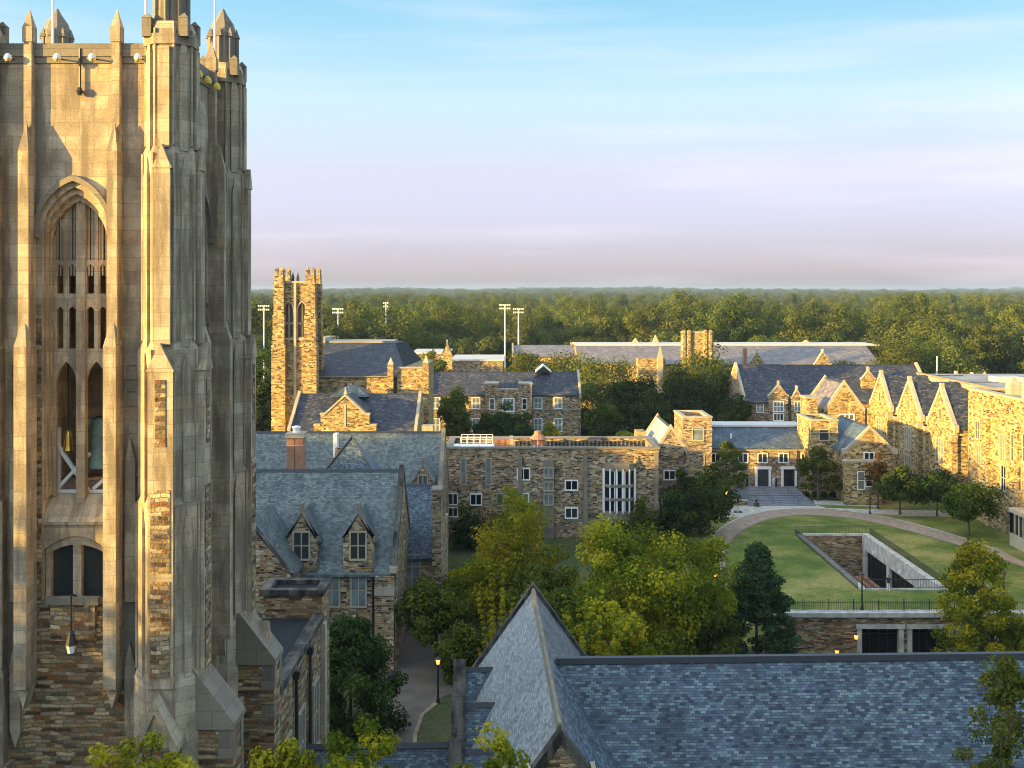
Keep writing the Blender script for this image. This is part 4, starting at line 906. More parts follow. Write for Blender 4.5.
for s in (-1, 1): om.box(ox+s*ow-.13, ox+s*ow+.13, YC-.45, YC-.002, oz0, oz1-.5)
for s in (-1, 1):
    for k in (-.2, .6): om.box(ox+s*ow*.62*.33*(1+k)-.06, ox+s*ow*.62*.33*(1+k)+.06, YO+.0, YO+.2, oz0, oz1-.5)
o_ = part('oriel', oc, M['cap'], C_); parts('mullion', om, M['white'], o_)
mb = MB(); Pi = [(ox+(a-ox)*.94, b+.12 if b < YC-.1 else b) for a, b in P]; mb.prism(Pi, 'z', oz0+.02, oz1-.5); part('pane', mb, M['glass'], o_)
for i in range(9): pass
mb = MB(); spike(mb, ox-ow, YC-.3, .3, oz1+.15, .8); spike(mb, ox+ow, YC-.3, .3, oz1+.15, .8); part('finial', mb, M['trim'], o_)
# things on that roof
r1 = thing('cooling_unit', 'white framed cooling unit with railings on the flat roof at its left end', 'cooling unit', (X(476, 139), 139, zp-1.3))
x0, x1 = X(458, 138), X(494, 138)
p_(r1, 'casing', 'white', (x0, x1, 138, 141.4, zp-1.3, zp-.1), (x0-1.6, x0, 138.4, 140.4, zp-1.3, zp+.05)); p_(r1, 'grille', 'iron', (x0+.8, x1-.8, 137.94, 137.99, zp-.9, zp-.25))
mb = MB()
for i in range(6): xx = x0+.3+(x1-x0-.5)*i/5; mb.tube((xx, 138.2, zp-.1), (xx, 138.2, zp+1.1), .035); mb.tube((xx, 141.2, zp-.1), (xx, 141.2, zp+1.1), .035)
for y in (138.2, 141.2): mb.tube((x0+.3, y, zp+1.1), (x1-.2, y, zp+1.1), .035); mb.tube((x0+.3, y, zp+.5), (x1-.2, y, zp+.5), .03)
part('railing', mb, M['white'], r1)
r2_ = thing('roof_plant', 'rust coloured copper plant box beside the white cooling unit', 'plant box', (X(503, 139), 139, zp-1.3))
p_(r2_, 'casing', 'copper', (X(495, 139), X(509, 139), 139, 141.5, zp-1.3, zp+.75)); p_(r2_, 'lid', 'trim', (X(509.5, 139), X(513, 139), 138.6, 141.5, zp-1.3, zp+.95))
r3_ = thing('skylight', 'small white framed dark skylight in the middle of the flat roof', 'skylight', (X(538, 138), 138, zp-1.3))
p_(r3_, 'frame', 'white', (X(534, 138), X(542.5, 138), 138, 139.8, zp-1.3, zp-.1)); p_(r3_, 'pane', 'glass', (X(535, 138), X(541.5, 138), 137.95, 139.6, zp-1.0, zp-.05))
for lb, px in (('dark pipe stack on the flat roof behind the skylight', 538),):
    o = thing('pipe_stack', lb, 'pipe', (X(px, 141), 141, zp-1.3)); mb = MB(); mb.lathe((X(px, 141), 141), [(.9, zp-1.3), (.9, zp+.5), (1.1, zp+.6), (.5, zp+1.2), (.45, zp+1.6)], 10); part('stack', mb, M['copper'], o)
for lb, px0, px1 in (('left copper coloured duct lying along the flat roof', 552, 578), ('right copper coloured duct lying along the flat roof', 600, 640)):
    o = thing('roof_duct', lb, 'duct', (X((px0+px1)/2, 139), 139, zp-1.3), 'ducts on the flat roof'); p_(o, 'duct', 'flat', (X(px0, 139), X(px1, 139), 139, 139.9, zp-1.3, zp-.35)); p_(o, 'support', 'iron', *[(X(px0+(px1-px0)*k, 139), X(px0+(px1-px0)*k, 139)+.15, 138.95, 139.95, zp-1.3, zp-.3) for k in (.2, .5, .8)])
p_(C_, 'ivy_bed', 'rub', (xl, xr_, YC-1.3, YC-.9, -.5, .6))

# ------------------------------------------------------------------ entrance range across the lawn
g1 = bld('gabled_bay', 'narrow gabled stone bay with a bright lead roof beside the oriel hall', 21, 145, 1)
x0, x1 = X(658, 140), X(684, 140)
xm = (x0+x1)/2
house(g1, 'y', 140, 153, x0, x1, 0, Z(447, 140), Z(427, 140), M['rub'], M['lead'], cope=(1, 1), up=.35)
p_(g1, 'link_wall', 'rub', (x0-.2, X(702, 141), 140.4, 141, 0, Z(452, 140)), (X(684, 140), X(702, 141), 141, 160, 0, 9))
pwin(g1, 669.5, 471, 479, 10, 139.98, 2, 0, fm='white'); pwin(g1, 673, 499, 516, 21, 139.98, 4, 0, fm='white')
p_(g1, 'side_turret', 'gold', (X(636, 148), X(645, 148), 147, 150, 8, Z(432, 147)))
# the far pitched roof (second gable)
e1 = bld('stair_tower', 'square flat topped stair tower left of the entrance range', 28, 168, 1.5)
def ftower(T, px0, px1, Y, dep, py, wins, wall='rub'):
    x0, x1 = X(px0, Y), X(px1, Y); z = Z(py, Y)
    mb = MB(); mb.box(x0, x1, Y, Y+.5, 1, z); mb.box(x0, x1, Y+dep-.5, Y+dep, 1, z); mb.box(x0, x0+.5, Y+.5, Y+dep-.5, 1, z); mb.box(x1-.5, x1, Y+.5, Y+dep-.5, 1, z); part('wall', mb, M[wall], T)
    p_(T, 'parapet_coping', 'trim', (x0-.1, x1+.1, Y-.1, Y+.6, z, z+.22), (x0-.1, x1+.1, Y+dep-.6, Y+dep+.1, z, z+.22), (x0-.1, x0+.6, Y+.6, Y+dep-.6, z, z+.22), (x1-.6, x1+.1, Y+.6, Y+dep-.6, z, z+.22))
    p_(T, 'roof', 'whiteroof', (x0+.5, x1-.5, Y+.5, Y+dep-.5, z-.8, z-.6))
    p_(T, 'string_course', 'trim', (x0-.06, x1+.06, Y-.08, Y-.002, Z(py+12, Y), Z(py+11, Y)))
    for w_ in wins: pwin(T, *w_[:4], Y, *w_[4:])
ftower(e1, 683, 712, 165, 9, 418, ())
for q in ((698, 428, 440, 10, 1, 0, 'glassb'), (698, 457, 465, 11, 2, 0, 'glass'), (699, 467, 476, 8, 1, 0, 'glassb')): pwin(e1, q[0], q[1], q[2], q[3], 165, q[4], q[5], gm=q[6])
p_(e1, 'link_block', 'rub', (X(672, 168), X(683, 166), 165.5, 172, 1, Z(440, 166)))
e2 = bld('entrance_range', 'two storey stone entrance range with slate roof and twin tall doorways', 36, 170, 1.5)
x0, x1 = X(711, 168), X(812, 168)
mb = MB(); ze, zr = Z(446, 168), Z(427, 173); mb.prism([(168, 1), (176, 1), (176, zr-.2), (173, zr-.2), (168, ze-.2)], 'x', x0, x1); part('wall', mb, M['rub'], e2)
mb = MB(); mb.prism([(167.6, ze-.25), (173, zr), (173, zr-.2), (167.6, ze-.45)], 'x', x0, x1); part('roof', mb, M['slateb'], e2)
p_(e2, 'flat_roof', 'whiteroof', (x0, x1, 172.8, 178, zr+.02, zr+.3)); p_(e2, 'eaves_course', 'trim', (x0, x1, 167.8, 167.998, ze-.7, ze-.35))
for px in (715.5, 743, 762.5, 783.5, 806): pwin(e2, px, 454, 462, 8.5, 168, 2, 0, fm='white')
for px in (762.8, 788.8):
    x = X(px, 168); mb = MB(); h = Z(469, 168); wd = 5.6*168/F
    mb.box(x-wd-.35, x-wd, 167.75, 167.998, 2.2, h); mb.box(x+wd, x+wd+.35, 167.75, 167.998, 2.2, h); mb.box(x-wd-.42, x+wd+.42, 167.7, 167.998, h, h+.4); dd = part('doorway', mb, M['white'], e2)
    p_(dd, 'pane', 'glass', (x-wd, x+wd, 167.93, 167.99, 2.2, h)); p_(dd, 'door_bars', 'iron', (x-.05, x+.05, 167.88, 167.928, 2.2, h), (x-wd, x+wd, 167.88, 167.926, 4.3, 4.38))
pwin(e2, 747, 474, 488, 3, 168, 1, 0); pwin(e2, 804, 473, 487, 5, 168, 1, 0)
mb = MB(); mb.tube((X(797, 168), 167.85, 1.5), (X(797, 168), 167.85, ze-.6), .08); part('downpipe', mb, M['iron'], e2)
for px in (731, 802.5):
    mb = MB(); zz = Z(435, 170); mb.lathe((X(px, 170), 170), [(.14, zz-.6), (.14, zz+.1), (.02, zz+.3)], 8); part('roof_vent', mb, M['white'], e2)
e3 = bld('corner_tower', 'sunlit square flat topped tower at the right corner of the entrance range', 46, 168, 1.5)
ftower(e3, 811, 838, 164, 8, 421, ((824, 430, 440, 9, 1, 0),), 'gold')
# front gabled house
k1 = bld('gable_house', 'small gabled stone house with bay window behind the round trees', 51, 160, 2)
YK = 158; x0, x1 = X(846, YK), X(894, YK)
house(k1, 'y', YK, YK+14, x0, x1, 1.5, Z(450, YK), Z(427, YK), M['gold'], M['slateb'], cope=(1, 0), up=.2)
p_(k1, 'bay', 'gold', (X(845, 157), X(881, 157), 156.6, YK-.002, 1.5, Z(462, 157))); p_(k1, 'bay_coping', 'trim', (X(845, 157)-.1, X(881, 157)+.1, 156.5, YK-.002, Z(462, 157), Z(460, 157)))
pwin(k1, 869, 453, 461, 9, YK, 2, 0, fm='white'); pwin(k1, 861, 472, 489, 6, 156.6, 1, 1, fm='white'); pwin(k1, 869, 475, 486, 6, 156.6, 1, 1, fm='white'); pwin(k1, 885, 470, 480, 8, YK, 2, 0)
for s in (0, 1): p_(k1, 'kneeler', 'trim', ((x0-.5, x0+.3, YK-.15, YK+.6, Z(454, YK), Z(449, YK)), (x1-.3, x1+.5, YK-.15, YK+.6, Z(454, YK), Z(449, YK)))[s])

# ------------------------------------------------------------------ gabled range and tall block on the right
XR = 62.0
def YX(px): return XR * F / (px - 512)
R_ = bld('gabled_range', 'sunlit honey stone range with three steep gables facing the lawn', XR+6, 172, 2)
zr = 17.6
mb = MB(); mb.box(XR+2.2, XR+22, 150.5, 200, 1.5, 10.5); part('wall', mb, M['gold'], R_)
# main roof slope between the gables, rising away to the right
mb = MB(); mb.prism([(XR+1.8, 10.3), (XR+10, zr-.3), (XR+18.5, 10.3)], 'y', 150.3, 196); part('roof', mb, M['slatep'], R_)
for k, px in enumerate((880, 908.5, 940.5)):
    yc = YX(px); hw_ = 5.1
    w_ = MB(); w_.prism([(yc-hw_, 1.5), (yc+hw_, 1.5), (yc+hw_, 12.6), (yc, zr-.25), (yc-hw_, 12.6)], 'x', XR, XR+12)
    wg = part('gable', w_, M['gold'], R_)
    mb = MB(); O = [(yc-hw_-.2, 12.55), (yc, zr+.0), (yc+hw_+.2, 12.55)]; mb.prism([(a, z+.22) for a, z in O] + [(a, z-.02) for a, z in O[::-1]], 'x', XR+.5, XR+14); part('gable_roof', mb, M['slatep'], R_)
    mb = MB(); mb.prism([(yc-hw_-.35, 12.2), (yc-hw_-.35, 13.2), (yc-hw_+.35, 13.35), (yc, zr+.75), (yc+hw_-.35, 13.35), (yc+hw_+.35, 13.2), (yc+hw_+.35, 12.2), (yc+hw_-.15, 12.3), (yc, zr-.02), (yc-hw_+.15, 12.3)], 'x', XR-.1, XR+.5); part('coping', mb, M['trim'], wg)
    spike_ = MB(); spike_.box(XR-.08, XR+.48, yc-.25, yc+.25, zr+.5, zr+1.1); part('finial', spike_, M['trim'], wg)
    for s in (-1, 1):
        p_(R_, 'buttress', 'gold', (XR-.55, XR+.3, yc+s*(hw_-.1)-.4, yc+s*(hw_-.1)+.4, 1.5, 11.4)); p_(R_, 'buttress_cap', 'trim', (XR-.6, XR+.32, yc+s*(hw_-.1)-.45, yc+s*(hw_-.1)+.45, 11.4, 11.8))
    window(R_, XR, yc+.2, 8.9, 2.6, 3.3, 3, 2, 'W', fm='trim', gm='glassb'); window(R_, XR, yc+.2, 5.4, 2.6, 1.6, 3, 0, 'W', fm='trim', gm='glassb'); window(R_, XR, yc, 14.2, .6, 1.4, 1, 0, 'W')
p_(R_, 'flat_roof', 'flat', (XR+8, XR+40, 150, 190, zr-.6, zr+.1)); p_(R_, 'flat_wall', 'gold', (XR+8.2, XR+39.8, 150.2, 189.8, 9, zr-.61))
p_(R_, 'parapet_coping', 'cap', (XR+7.8, XR+8.3, 150, 190, zr+.11, zr+.4))
for k, (dx, y, sx, h) in enumerate(((14, 172, 4, .8), (22, 166, 6, .6), (17, 160, 5, .7))):
    p_(R_, 'roof_plant', 'whiteroof' if k != 1 else 'lead', (XR+dx, XR+dx+sx, y, y+3.5, zr+.1, zr+.1+h))
for px, Y, h in ((937, 170, 6), (972, 160, 4)):
    pass
# pair of gables beyond (roof running away from the camera)
p2 = bld('sunset_gable_house', 'stone gable house with pinkish slate roof left of the three gables', 57, 195, 2)
Yn, Yf = 190, 202; xm = X(844.5, Yn); hw_ = 18*Yn/F
house(p2, 'y', Yn, Yf, xm-hw_, xm+hw_, 1.5, Z(408, Yn), Z(383, Yn), M['gold'], M['slater'], cope=(1, 1), up=.5)
pwin(p2, 847, 415, 424, 13, Yn, 3, 1, fm='white'); pwin(p2, 847, 428, 436, 11, Yn, 3, 0)
p_(p2, 'side_turret', 'gold', (X(805, Yn), X(816, Yn), Yn-1, Yn+3, 1.5, Z(398, Yn))); p_(p2, 'turret_coping', 'trim', (X(805, Yn)-.15, X(816, Yn)+.15, Yn-1.15, Yn+3.15, Z(398, Yn), Z(396.5, Yn)))
p_(p2, 'link_wall', 'gold', (X(816, Yn), xm-hw_, Yn+.5, Yn+8, 1.5, Z(408, Yn)))
# tall block
J_ = bld('honey_block', 'tall sunlit honey stone block with flat roof at the right edge', XR+8, 140, 2)
ya, yb = 108, YX(968); zt_ = 18.6
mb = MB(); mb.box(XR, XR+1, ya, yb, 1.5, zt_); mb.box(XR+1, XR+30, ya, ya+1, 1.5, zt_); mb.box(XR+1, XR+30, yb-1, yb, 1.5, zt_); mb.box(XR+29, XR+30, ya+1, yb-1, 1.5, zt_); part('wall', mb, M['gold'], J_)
p_(J_, 'parapet_coping', 'trim', (XR-.12, XR+1.1, ya-.1, yb+.1, zt_, zt_+.3), (XR+1.1, XR+30, yb-1.1, yb+.1, zt_, zt_+.3), (XR+29, XR+30.1, ya, yb-1.1, zt_, zt_+.3))
p_(J_, 'roof', 'flat', (XR+1, XR+29, ya+1, yb-1, zt_-1.2, zt_-1.0))
for px in (989, 1018): y = YX(px); p_(J_, 'pilaster', 'gold', (XR-.28, XR-.003, y-.4, y+.4, 1.5, zt_-3.2)); p_(J_, 'pilaster_cap', 'trim', (XR-.32, XR-.003, y-.45, y+.45, zt_-3.2, zt_-2.9))
for px in (1003, 1014, 1026): 
    y = YX(px); window(J_, XR, y, Z(448, y), 1.3, 3.2, 2, 1, 'W'); p_(J_, 'window_niche', 'lime', (XR-.14, XR-.02, y-1.1, y+1.1, Z(428, y), Z(426, y)))
for px, py, h in ((978, 430, 2.2), (979, 454, 2.2), (1004, 478, 3), (1019, 478, 3)): y = YX(px); window(J_, XR, y, Z(py, y), 1.3, h, 2, 1, 'W')
yy = YX(1035); bx = MB(); bx.box(XR-2.2, XR-.002, yy-2.8, yy+1.8, 1.5, 3.0); bx.box(XR-2.3, XR-.002, yy-2.9, yy+1.9, 5.5, 6.0)
for k in range(5): bx.box(XR-2.2, XR-2.0, yy-2.8+k*1.1, yy-2.62+k*1.1, 3.0, 5.5)
for k in range(3): bx.box(XR-2.2+k*1.0, XR-2.03+k*1.0, yy+1.6, yy+1.8, 3, 5.5)
bb_ = part('bay_window', bx, M['trim'], J_); p_(bb_, 'pane', 'glass', (XR-2.05, XR-.01, yy-2.7, yy+1.65, 3.0, 5.5))
for px, y0 in ((1013.5, 140), (1030, 134)):
    x = X(px, y0); mb = MB(); mb.box(x-.7, x+.7, y0-.7, y0+.7, 17, Z(384, y0)); spike(mb, x, y0, 1.4, Z(384, y0), 1.0); part('roof_turret', mb, M['trim'], J_)
# ------------------------------------------------------------------ second tower and its hall
S_ = bld('square_tower', 'slender sunlit square stone tower with crenellated corner turrets', X(297, 178), 178, 1)
Y2 = 175; xl, xr2 = X(280, Y2), X(310.5, Y2); zt2 = Z(283, Y2); dep = 5.2
xm = (xl+xr2)/2; ws = [X(288.7, Y2), X(302, Y2)]
mb = MB(); zs_, za_, zb_ = Z(311, Y2), Z(302, Y2), Z(337, Y2); hw_ = 4.5*Y2/F
segs = [xl] + [v for w_ in ws for v in (w_-hw_, w_+hw_)] + [xr2]
for a, b in zip(segs[::2], segs[1::2]): mb.box(a, b, Y2, Y2+.8, zb_, zt2)
for w_ in ws: mb.prism([(w_-hw_, zt2)] + [(w_+x, z) for x, z in arch_pts(hw_, zs_, za_, 6)] + [(w_+hw_, zt2)], 'y', Y2, Y2+.8)
mb.box(xl, xr2, Y2, Y2+.8, 0, zb_); mb.box(xl, xl+.8, Y2+.8, Y2+dep, 0, zt2); mb.box(xr2-.8, xr2, Y2+.8, Y2+dep, 0, zt2); mb.box(xl+.8, xr2-.8, Y2+dep-.8, Y2+dep, 0, zt2)
part('wall', mb, M['gold'], S_)
for w_ in ws:
    mb = MB(); a, b = arch_pts(hw_+.18, zs_, za_+.25, 6), arch_pts(hw_-.02, zs_, za_, 6)
    mb.prism([(w_-hw_-.18, zb_)] + [(w_+x, z) for x, z in a] + [(w_+hw_+.18, zb_)] + [(w_+hw_-.02, zb_)] + [(w_+x, z) for x, z in b[::-1]] + [(w_-hw_+.02, zb_)], 'y', Y2-.1, Y2+.2)
    mb.box(w_-.12, w_+.12, Y2+.25, Y2+.45, zb_, za_-.1); mb.box(w_-hw_, w_+hw_, Y2+.25, Y2+.45, zb_+(zs_-zb_)*.48, zb_+(zs_-zb_)*.56); fr = part('belfry_window', mb, M['trim'], S_)
    p_(fr, 'louvres', 'wood', (w_-hw_, w_+hw_, Y2+.5, Y2+.6, zb_, za_))
p_(S_, 'string_course', 'trim', (xl-.08, xr2+.08, Y2-.1, Y2-.002, zb_-.5, zb_-.1), (xl-.1, xr2+.1, Y2-.12, Y2+.6, zt2, zt2+.3), (xl-.1, xr2+.1, Y2+dep-.6, Y2+dep+.1, zt2, zt2+.3))
p_(S_, 'roof', 'lead', (xl+.8, xr2-.8, Y2+.8, Y2+dep-.8, zt2-1, zt2-.8))
p_(S_, 'rib', 'trim', (xm-.2, xm+.2, Y2-.3, Y2-.003, 5, zt2-.002))
for cx_, sx in ((xl, -1), (xr2, 1)):
    for cy_, sy in ((Y2, -1), (Y2+dep, 1)):
        mb = MB(); a = .75
        for d, z0, z1 in ((2.2, 0, Z(345, Y2)), (1.85, Z(345, Y2), Z(315, Y2)), (1.6, Z(315, Y2), Z(283, Y2)), (1.4, Z(283, Y2), Z(275, Y2))):
            mb.box(cx_+sx*.05-d/2, cx_+sx*.05+d/2, cy_+sy*.05-d/2, cy_+sy*.05+d/2, z0, z1)
        for qx in (-.45, .45):
            for qy in (-.45, .45): mb.box(cx_+sx*.05+qx-.2, cx_+sx*.05+qx+.2, cy_+sy*.05+qy-.2, cy_+sy*.05+qy+.2, Z(275, Y2), Z(269, Y2)); spike(mb, cx_+sx*.05+qx, cy_+sy*.05+qy, .4, Z(269, Y2), .35)
        part('corner_turret', mb, M['gold'], S_)
for px in (293, 298):
    mb = MB(); x = X(px, Y2+.3); mb.box(x-.2, x+.2, Y2+.05, Y2+.45, zt2+.3, zt2+.9); spike(mb, x, Y2+.25, .4, zt2+.9, .9); part('finial', mb, M['dark'], S_)
# big hall with hipped roof
q_ = bld('hip_roofed_hall', 'large hall with a hipped purple slate roof right of the slender tower', X(370, 190), 195, 1)
YE = 177.5; zE = Z(378, YE); x0, x1 = X(318, YE), X(424, YE)
p_(q_, 'wall', 'gold', (x0, X(398, YE), YE, YE+22, 1, zE), (X(398, YE), x1, YE-1.2, YE+22, 1, Z(368, YE)))
q = MB(); yt = YE+11; zT = Z(343, yt); xa, xb = X(334, yt), X(395, yt)
V_ = [(x0-2, YE-.4, zE+.1), (X(408, YE), YE-.4, zE+.1), (X(422, YE+6), YE+22, zE+.1), (x0-2, YE+22, zE+.1), (xa-2, yt, zT), (xb, yt, zT), (xb+1, YE+18, zT), (xa-2, YE+18, zT)]
q.add(V_, [(3, 2, 1, 0), (0, 1, 5, 4), (4, 5, 6, 7), (2, 3, 7, 6), (3, 0, 4, 7)]); part('roof', q, M['slatep'], q_)
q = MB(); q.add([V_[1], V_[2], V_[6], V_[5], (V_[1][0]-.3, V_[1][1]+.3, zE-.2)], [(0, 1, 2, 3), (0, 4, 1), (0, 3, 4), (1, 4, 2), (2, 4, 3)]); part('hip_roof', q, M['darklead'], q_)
p_(q_, 'roof_light', 'flat', (xa-1.5, xb-.2, yt+.3, yt+6.6, zT+.02, zT+.35)); p_(q_, 'lead_flashing', 'lead', (xa-2, xa-1.5, yt, yt+6.6, zT, zT+.9))
p_(q_, 'parapet_coping', 'trim', (x0, X(398, YE)-.002, YE-.12, YE+.4, zE, zE+.3), (X(398, YE), x1+.1, YE-1.32, YE-.6, Z(368, YE), Z(366.5, YE)))
for px, pt, w_ in ((391.5, 358, 6), (426.5, 356, 6)):
    x = X(px, YE); w2 = w_*YE/F/2; p_(q_, 'pier', 'gold', (x-w2, x+w2, YE-1.8, YE-.2, 1, Z(pt+6, YE))); mb = MB(); spike(mb, x, YE-1.0, w2*2, Z(pt+6, YE), 1.2, 1.6); part('pier_cap', mb, M['trim'], q_)
p_(q_, 'rear_block', 'gold', (X(320, 200), X(331, 200), 200, 206, 10, Z(337, 200)))
# lower range with stepped gable in front
l_ = bld('stepped_gable_range', 'low slate roofed range with a central stepped stone gable below the slender tower', X(350, 165), 168, 1)
YL = 163; x0, x1 = X(288, YL), X(417, YL)
house(l_, 'x', x0, x1, YL, YL+16, 1, Z(430, YL), Z(394, YL+8), M['gold'], M['slatep'], cope=(1, 1), up=.5)
xc = X(346, YL); mb = MB(); za, z1_, z2_ = Z(396, YL), Z(414, YL), Z(425, YL)
mb.prism([(xc-4.6, 1), (xc+4.6, 1), (xc+4.6, z2_), (xc+3.6, z2_), (xc+3.6, z1_), (xc+2.9, z1_), (xc, za), (xc-2.9, z1_), (xc-3.6, z1_), (xc-3.6, z2_), (xc-4.6, z2_)], 'y', YL-1.0, YL-.003); gg = part('stepped_gable', mb, M['gold'], l_)
mb = MB(); mb.prism([(xc-2.95, z1_), (xc, za), (xc+2.95, z1_), (xc+2.95, z1_+.35), (xc, za+.4), (xc-2.95, z1_+.35)], 'y', YL-1.1, YL+.1)
for s in (-1, 1): mb.box(xc+s*3.3-.4, xc+s*3.3+.4, YL-1.1, YL-.1, z1_, z1_+.25); mb.box(xc+s*4.15-.5, xc+s*4.15+.5, YL-1.1, YL-.1, z2_, z2_+.25)
part('coping', mb, M['trim'], gg)
mb = MB(); spike(mb, xc, YL-.5, .5, za+.3, 1.1); mb.box(xc-.15, xc+.15, YL-1.08, YL-1.001, z2_, z1_+1.5); part('finial', mb, M['trim'], gg)
mb = MB(); O = [(xc-3.2, Z(412, YL)), (xc, za-.1), (xc+3.2, Z(412, YL))]; mb.prism(O + [(a, z-.25) for a, z in O[::-1]], 'y', YL+.1, YL+8); part('cross_roof', mb, M['slatep'], l_)
q = MB(); yy = YL+9; xq = X(352, yy); q.frustum((xq, yy), 6, 1.4, Z(395, yy), Z(385, yy), 4, PI/4); part('lantern_roof', q, M['slateb'], l_)
p_(l_, 'vent_block', 'trim', (X(425, YL), X(436, YL), YL-6, YL-4, 8, Z(426, YL-6)), )

# ------------------------------------------------------------------ mid distance range
f_ = bld('blue_roofed_range', 'two storey stone range with blue slate roof and a central parapeted bay', 0, 225, 1)
YF2 = 220; x0, x1 = X(429, YF2), X(581, YF2); zf = 1.0
house(f_, 'x', x0, x1, YF2, YF2+13, zf, Z(394, YF2), Z(372, YF2+6.5), M['rub'], M['slatep'], cope=(1, 1), up=.6)
xa, xb = X(485, YF2-2), X(532, YF2-2); zb = Z(390, YF2-2)
mb = MB(); mb.box(xa, xb, YF2-2, YF2+3, zf, zb); 
for a, b in ((xa, xa+2.6), (xb-2.6, xb)): mb.box(a, b, YF2-2.1, YF2+2, zb, zb+1.1)
bay = part('bay', mb, M['rub'], f_)
p_(f_, 'bay_coping', 'trim', (xa+2.6, xb-2.6, YF2-2.1, YF2-1.4, zb, zb+.3), (xa-.1, xa+2.7, YF2-2.2, YF2+2.1, zb+1.1, zb+1.35), (xb-2.7, xb+.1, YF2-2.2, YF2+2.1, zb+1.1, zb+1.35))
p_(f_, 'string_course', 'trim', (xb, x1, YF2-.12, YF2-.002, Z(409.5, YF2), Z(408.5, YF2)), (x0, xa, YF2-.12, YF2-.002, Z(409.5, YF2), Z(408.5, YF2)))
for px in (436, 476, 538, 558): pwin(f_, px, 398, 408, 7, YF2, 2, 1, fm='white', gm='glassb')
for px in (436, 476, 538, 558): pwin(f_, px, 419, 431, 7, YF2, 2, 1, fm='white', gm='glassb')
pwin(f_, 508.5, 399, 411, 10, YF2-2, 3, 1, fm='white', gm='glassb'); pwin(f_, 524.5, 399, 409, 4, YF2-2, 1, 1, fm='white'); pwin(f_, 492, 399, 409, 4, YF2-2, 1, 1, fm='white'); pwin(f_, 508.5, 419, 431, 9, YF2-2, 3, 1, fm='white')
mb = MB(); xg = X(543, YF2+8); O = [(xg-1.6, Z(371.5, 228)), (xg, Z(365, 228)), (xg+1.6, Z(371.5, 228))]; mb.prism(O, 'y', YF2+5, YF2+9); dm = part('roof_dormer', mb, M['iron'], f_)
mb = MB(); mb.prism([(a, z+.25) for a, z in O] + [(a, z-.02) for a, z in O[::-1]], 'y', YF2+4.9, YF2+9.1); part('coping', mb, M['white'], dm)
# purple roofed hall to the right
h_ = bld('dormered_range', 'long purple slate roofed hall with two stone dormer gables behind the entrance range', 62, 220, 1)
YH = 215; x0, x1 = X(744, YH), X(934, YH)
house(h_, 'x', x0, x1, YH, YH+18, 1, Z(401, YH), Z(365, YH+9), M['rub'], M['slatep'], cope=(1, 1), up=.6)
for px, hw_, zs_, za_ in ((778.5, 9.5, 396, 385), (797, 5.5, 398, 390)):
    xx = X(px, YH-.8); gable_face(h_, 'y', YH-.9, YH-.003, xx, hw_*YH/F, 1, Z(zs_, YH), Z(za_, YH), M['rub'], name='dormer_gable')
pwin(h_, 778.5, 402, 411, 9, YH-.9, 3, 1, fm='white', gm='glassb'); pwin(h_, 778.5, 414, 420, 9, YH-.9, 3, 0, fm='white'); pwin(h_, 760, 402, 412, 6, YH, 2, 1, fm='white', gm='glassb'); pwin(h_, 797.5, 402, 411, 5, YH-.9, 2, 1, fm='white', gm='glassb'); pwin(h_, 788, 402, 411, 3, YH, 1, 1)
for px, hw_ in ((867, 7),):
    xx = X(px, YH+4); gable_face(h_, 'y', YH+3, YH+3.8, xx, hw_*YH/F, 10, Z(379, YH+4), Z(371, YH+4), M['gold'], name='roof_gable')
car = thing('parked_car', 'small pale car parked behind the entrance range beside the dormered hall', 'car', (X(756, 205), 205, 1.5))
mb = MB(); cx_ = X(756, 205); mb.prism([(-2.1, .35), (2.1, .35), (2.1, .85), (1.3, .95), (.7, 1.45), (-.9, 1.45), (-1.5, .95), (-2.1, .85)], 'y', 204.1, 205.9); mb.v = [(x+cx_, y, z+1.5) for x, y, z in mb.v]; part('body', mb, M['white'], car)
mb = MB(); mb.prism([(.55, .98), (1.1, .98), (.62, 1.38), (-.82, 1.38), (-1.3, .98)], 'y', 204.05, 205.95); mb.v = [(x+cx_, y, z+1.5) for x, y, z in mb.v]; part('window', mb, M['glass'], car)
for dx in (-1.3, 1.3):
    for y in (204.05, 205.75): mb = MB(); mb.tube((cx_+dx, y, 1.83), (cx_+dx, y+.2, 1.83), .33, n=12); part('wheel', mb, M['iron'], car)

# ------------------------------------------------------------------ far range along the playing fields
z_ = bld('far_gym', 'very long low brown roofed hall with a white roof edge in front of the forest', 50, 300, 0)
YG = 295; x0, x1 = X(578, YG), X(872, YG)
mb = MB(); zr_, ze_ = Z(346, 305), Z(364, YG)
mb.prism([(YG, 0), (YG+40, 0), (YG+40, zr_-.3), (YG+12, zr_-.3), (YG, ze_-.3)], 'x', x0, x1); part('wall', mb, M['gold'], z_)
mb = MB(); mb.prism([(YG-.5, ze_), (YG+12, zr_), (YG+12, zr_-.28), (YG-.5, ze_-.28)], 'x', x0, X(880, YG)); part('roof', mb, M['slater'], z_)
p_(z_, 'flat_roof', 'whiteroof', (x0, X(876, 310), YG+12, YG+27, zr_+.01, zr_+.3))
for px in (756, 822): xx = X(px, YG-1); gable_face(z_, 'y', YG-2, YG-.6, xx, 8*YG/F, 3, Z(364, YG), Z(352, YG), M['gold'], name='dormer_gable')
xx = X(653, YG-3); p_(z_, 'porch', 'gold', (X(637, YG-3), X(664, YG-3), YG-6, YG-.6, 0, Z(358, YG-3))); mb = MB(); x_ = X(660.5, YG-7); mb.box(x_-.7, x_+.7, YG-7, YG-6, 0, Z(358, YG-6)); spike(mb, x_, YG-6.5, 1.4, Z(358, YG-6), 3.4, 1.0); part('spirelet', mb, M['trim'], z_)
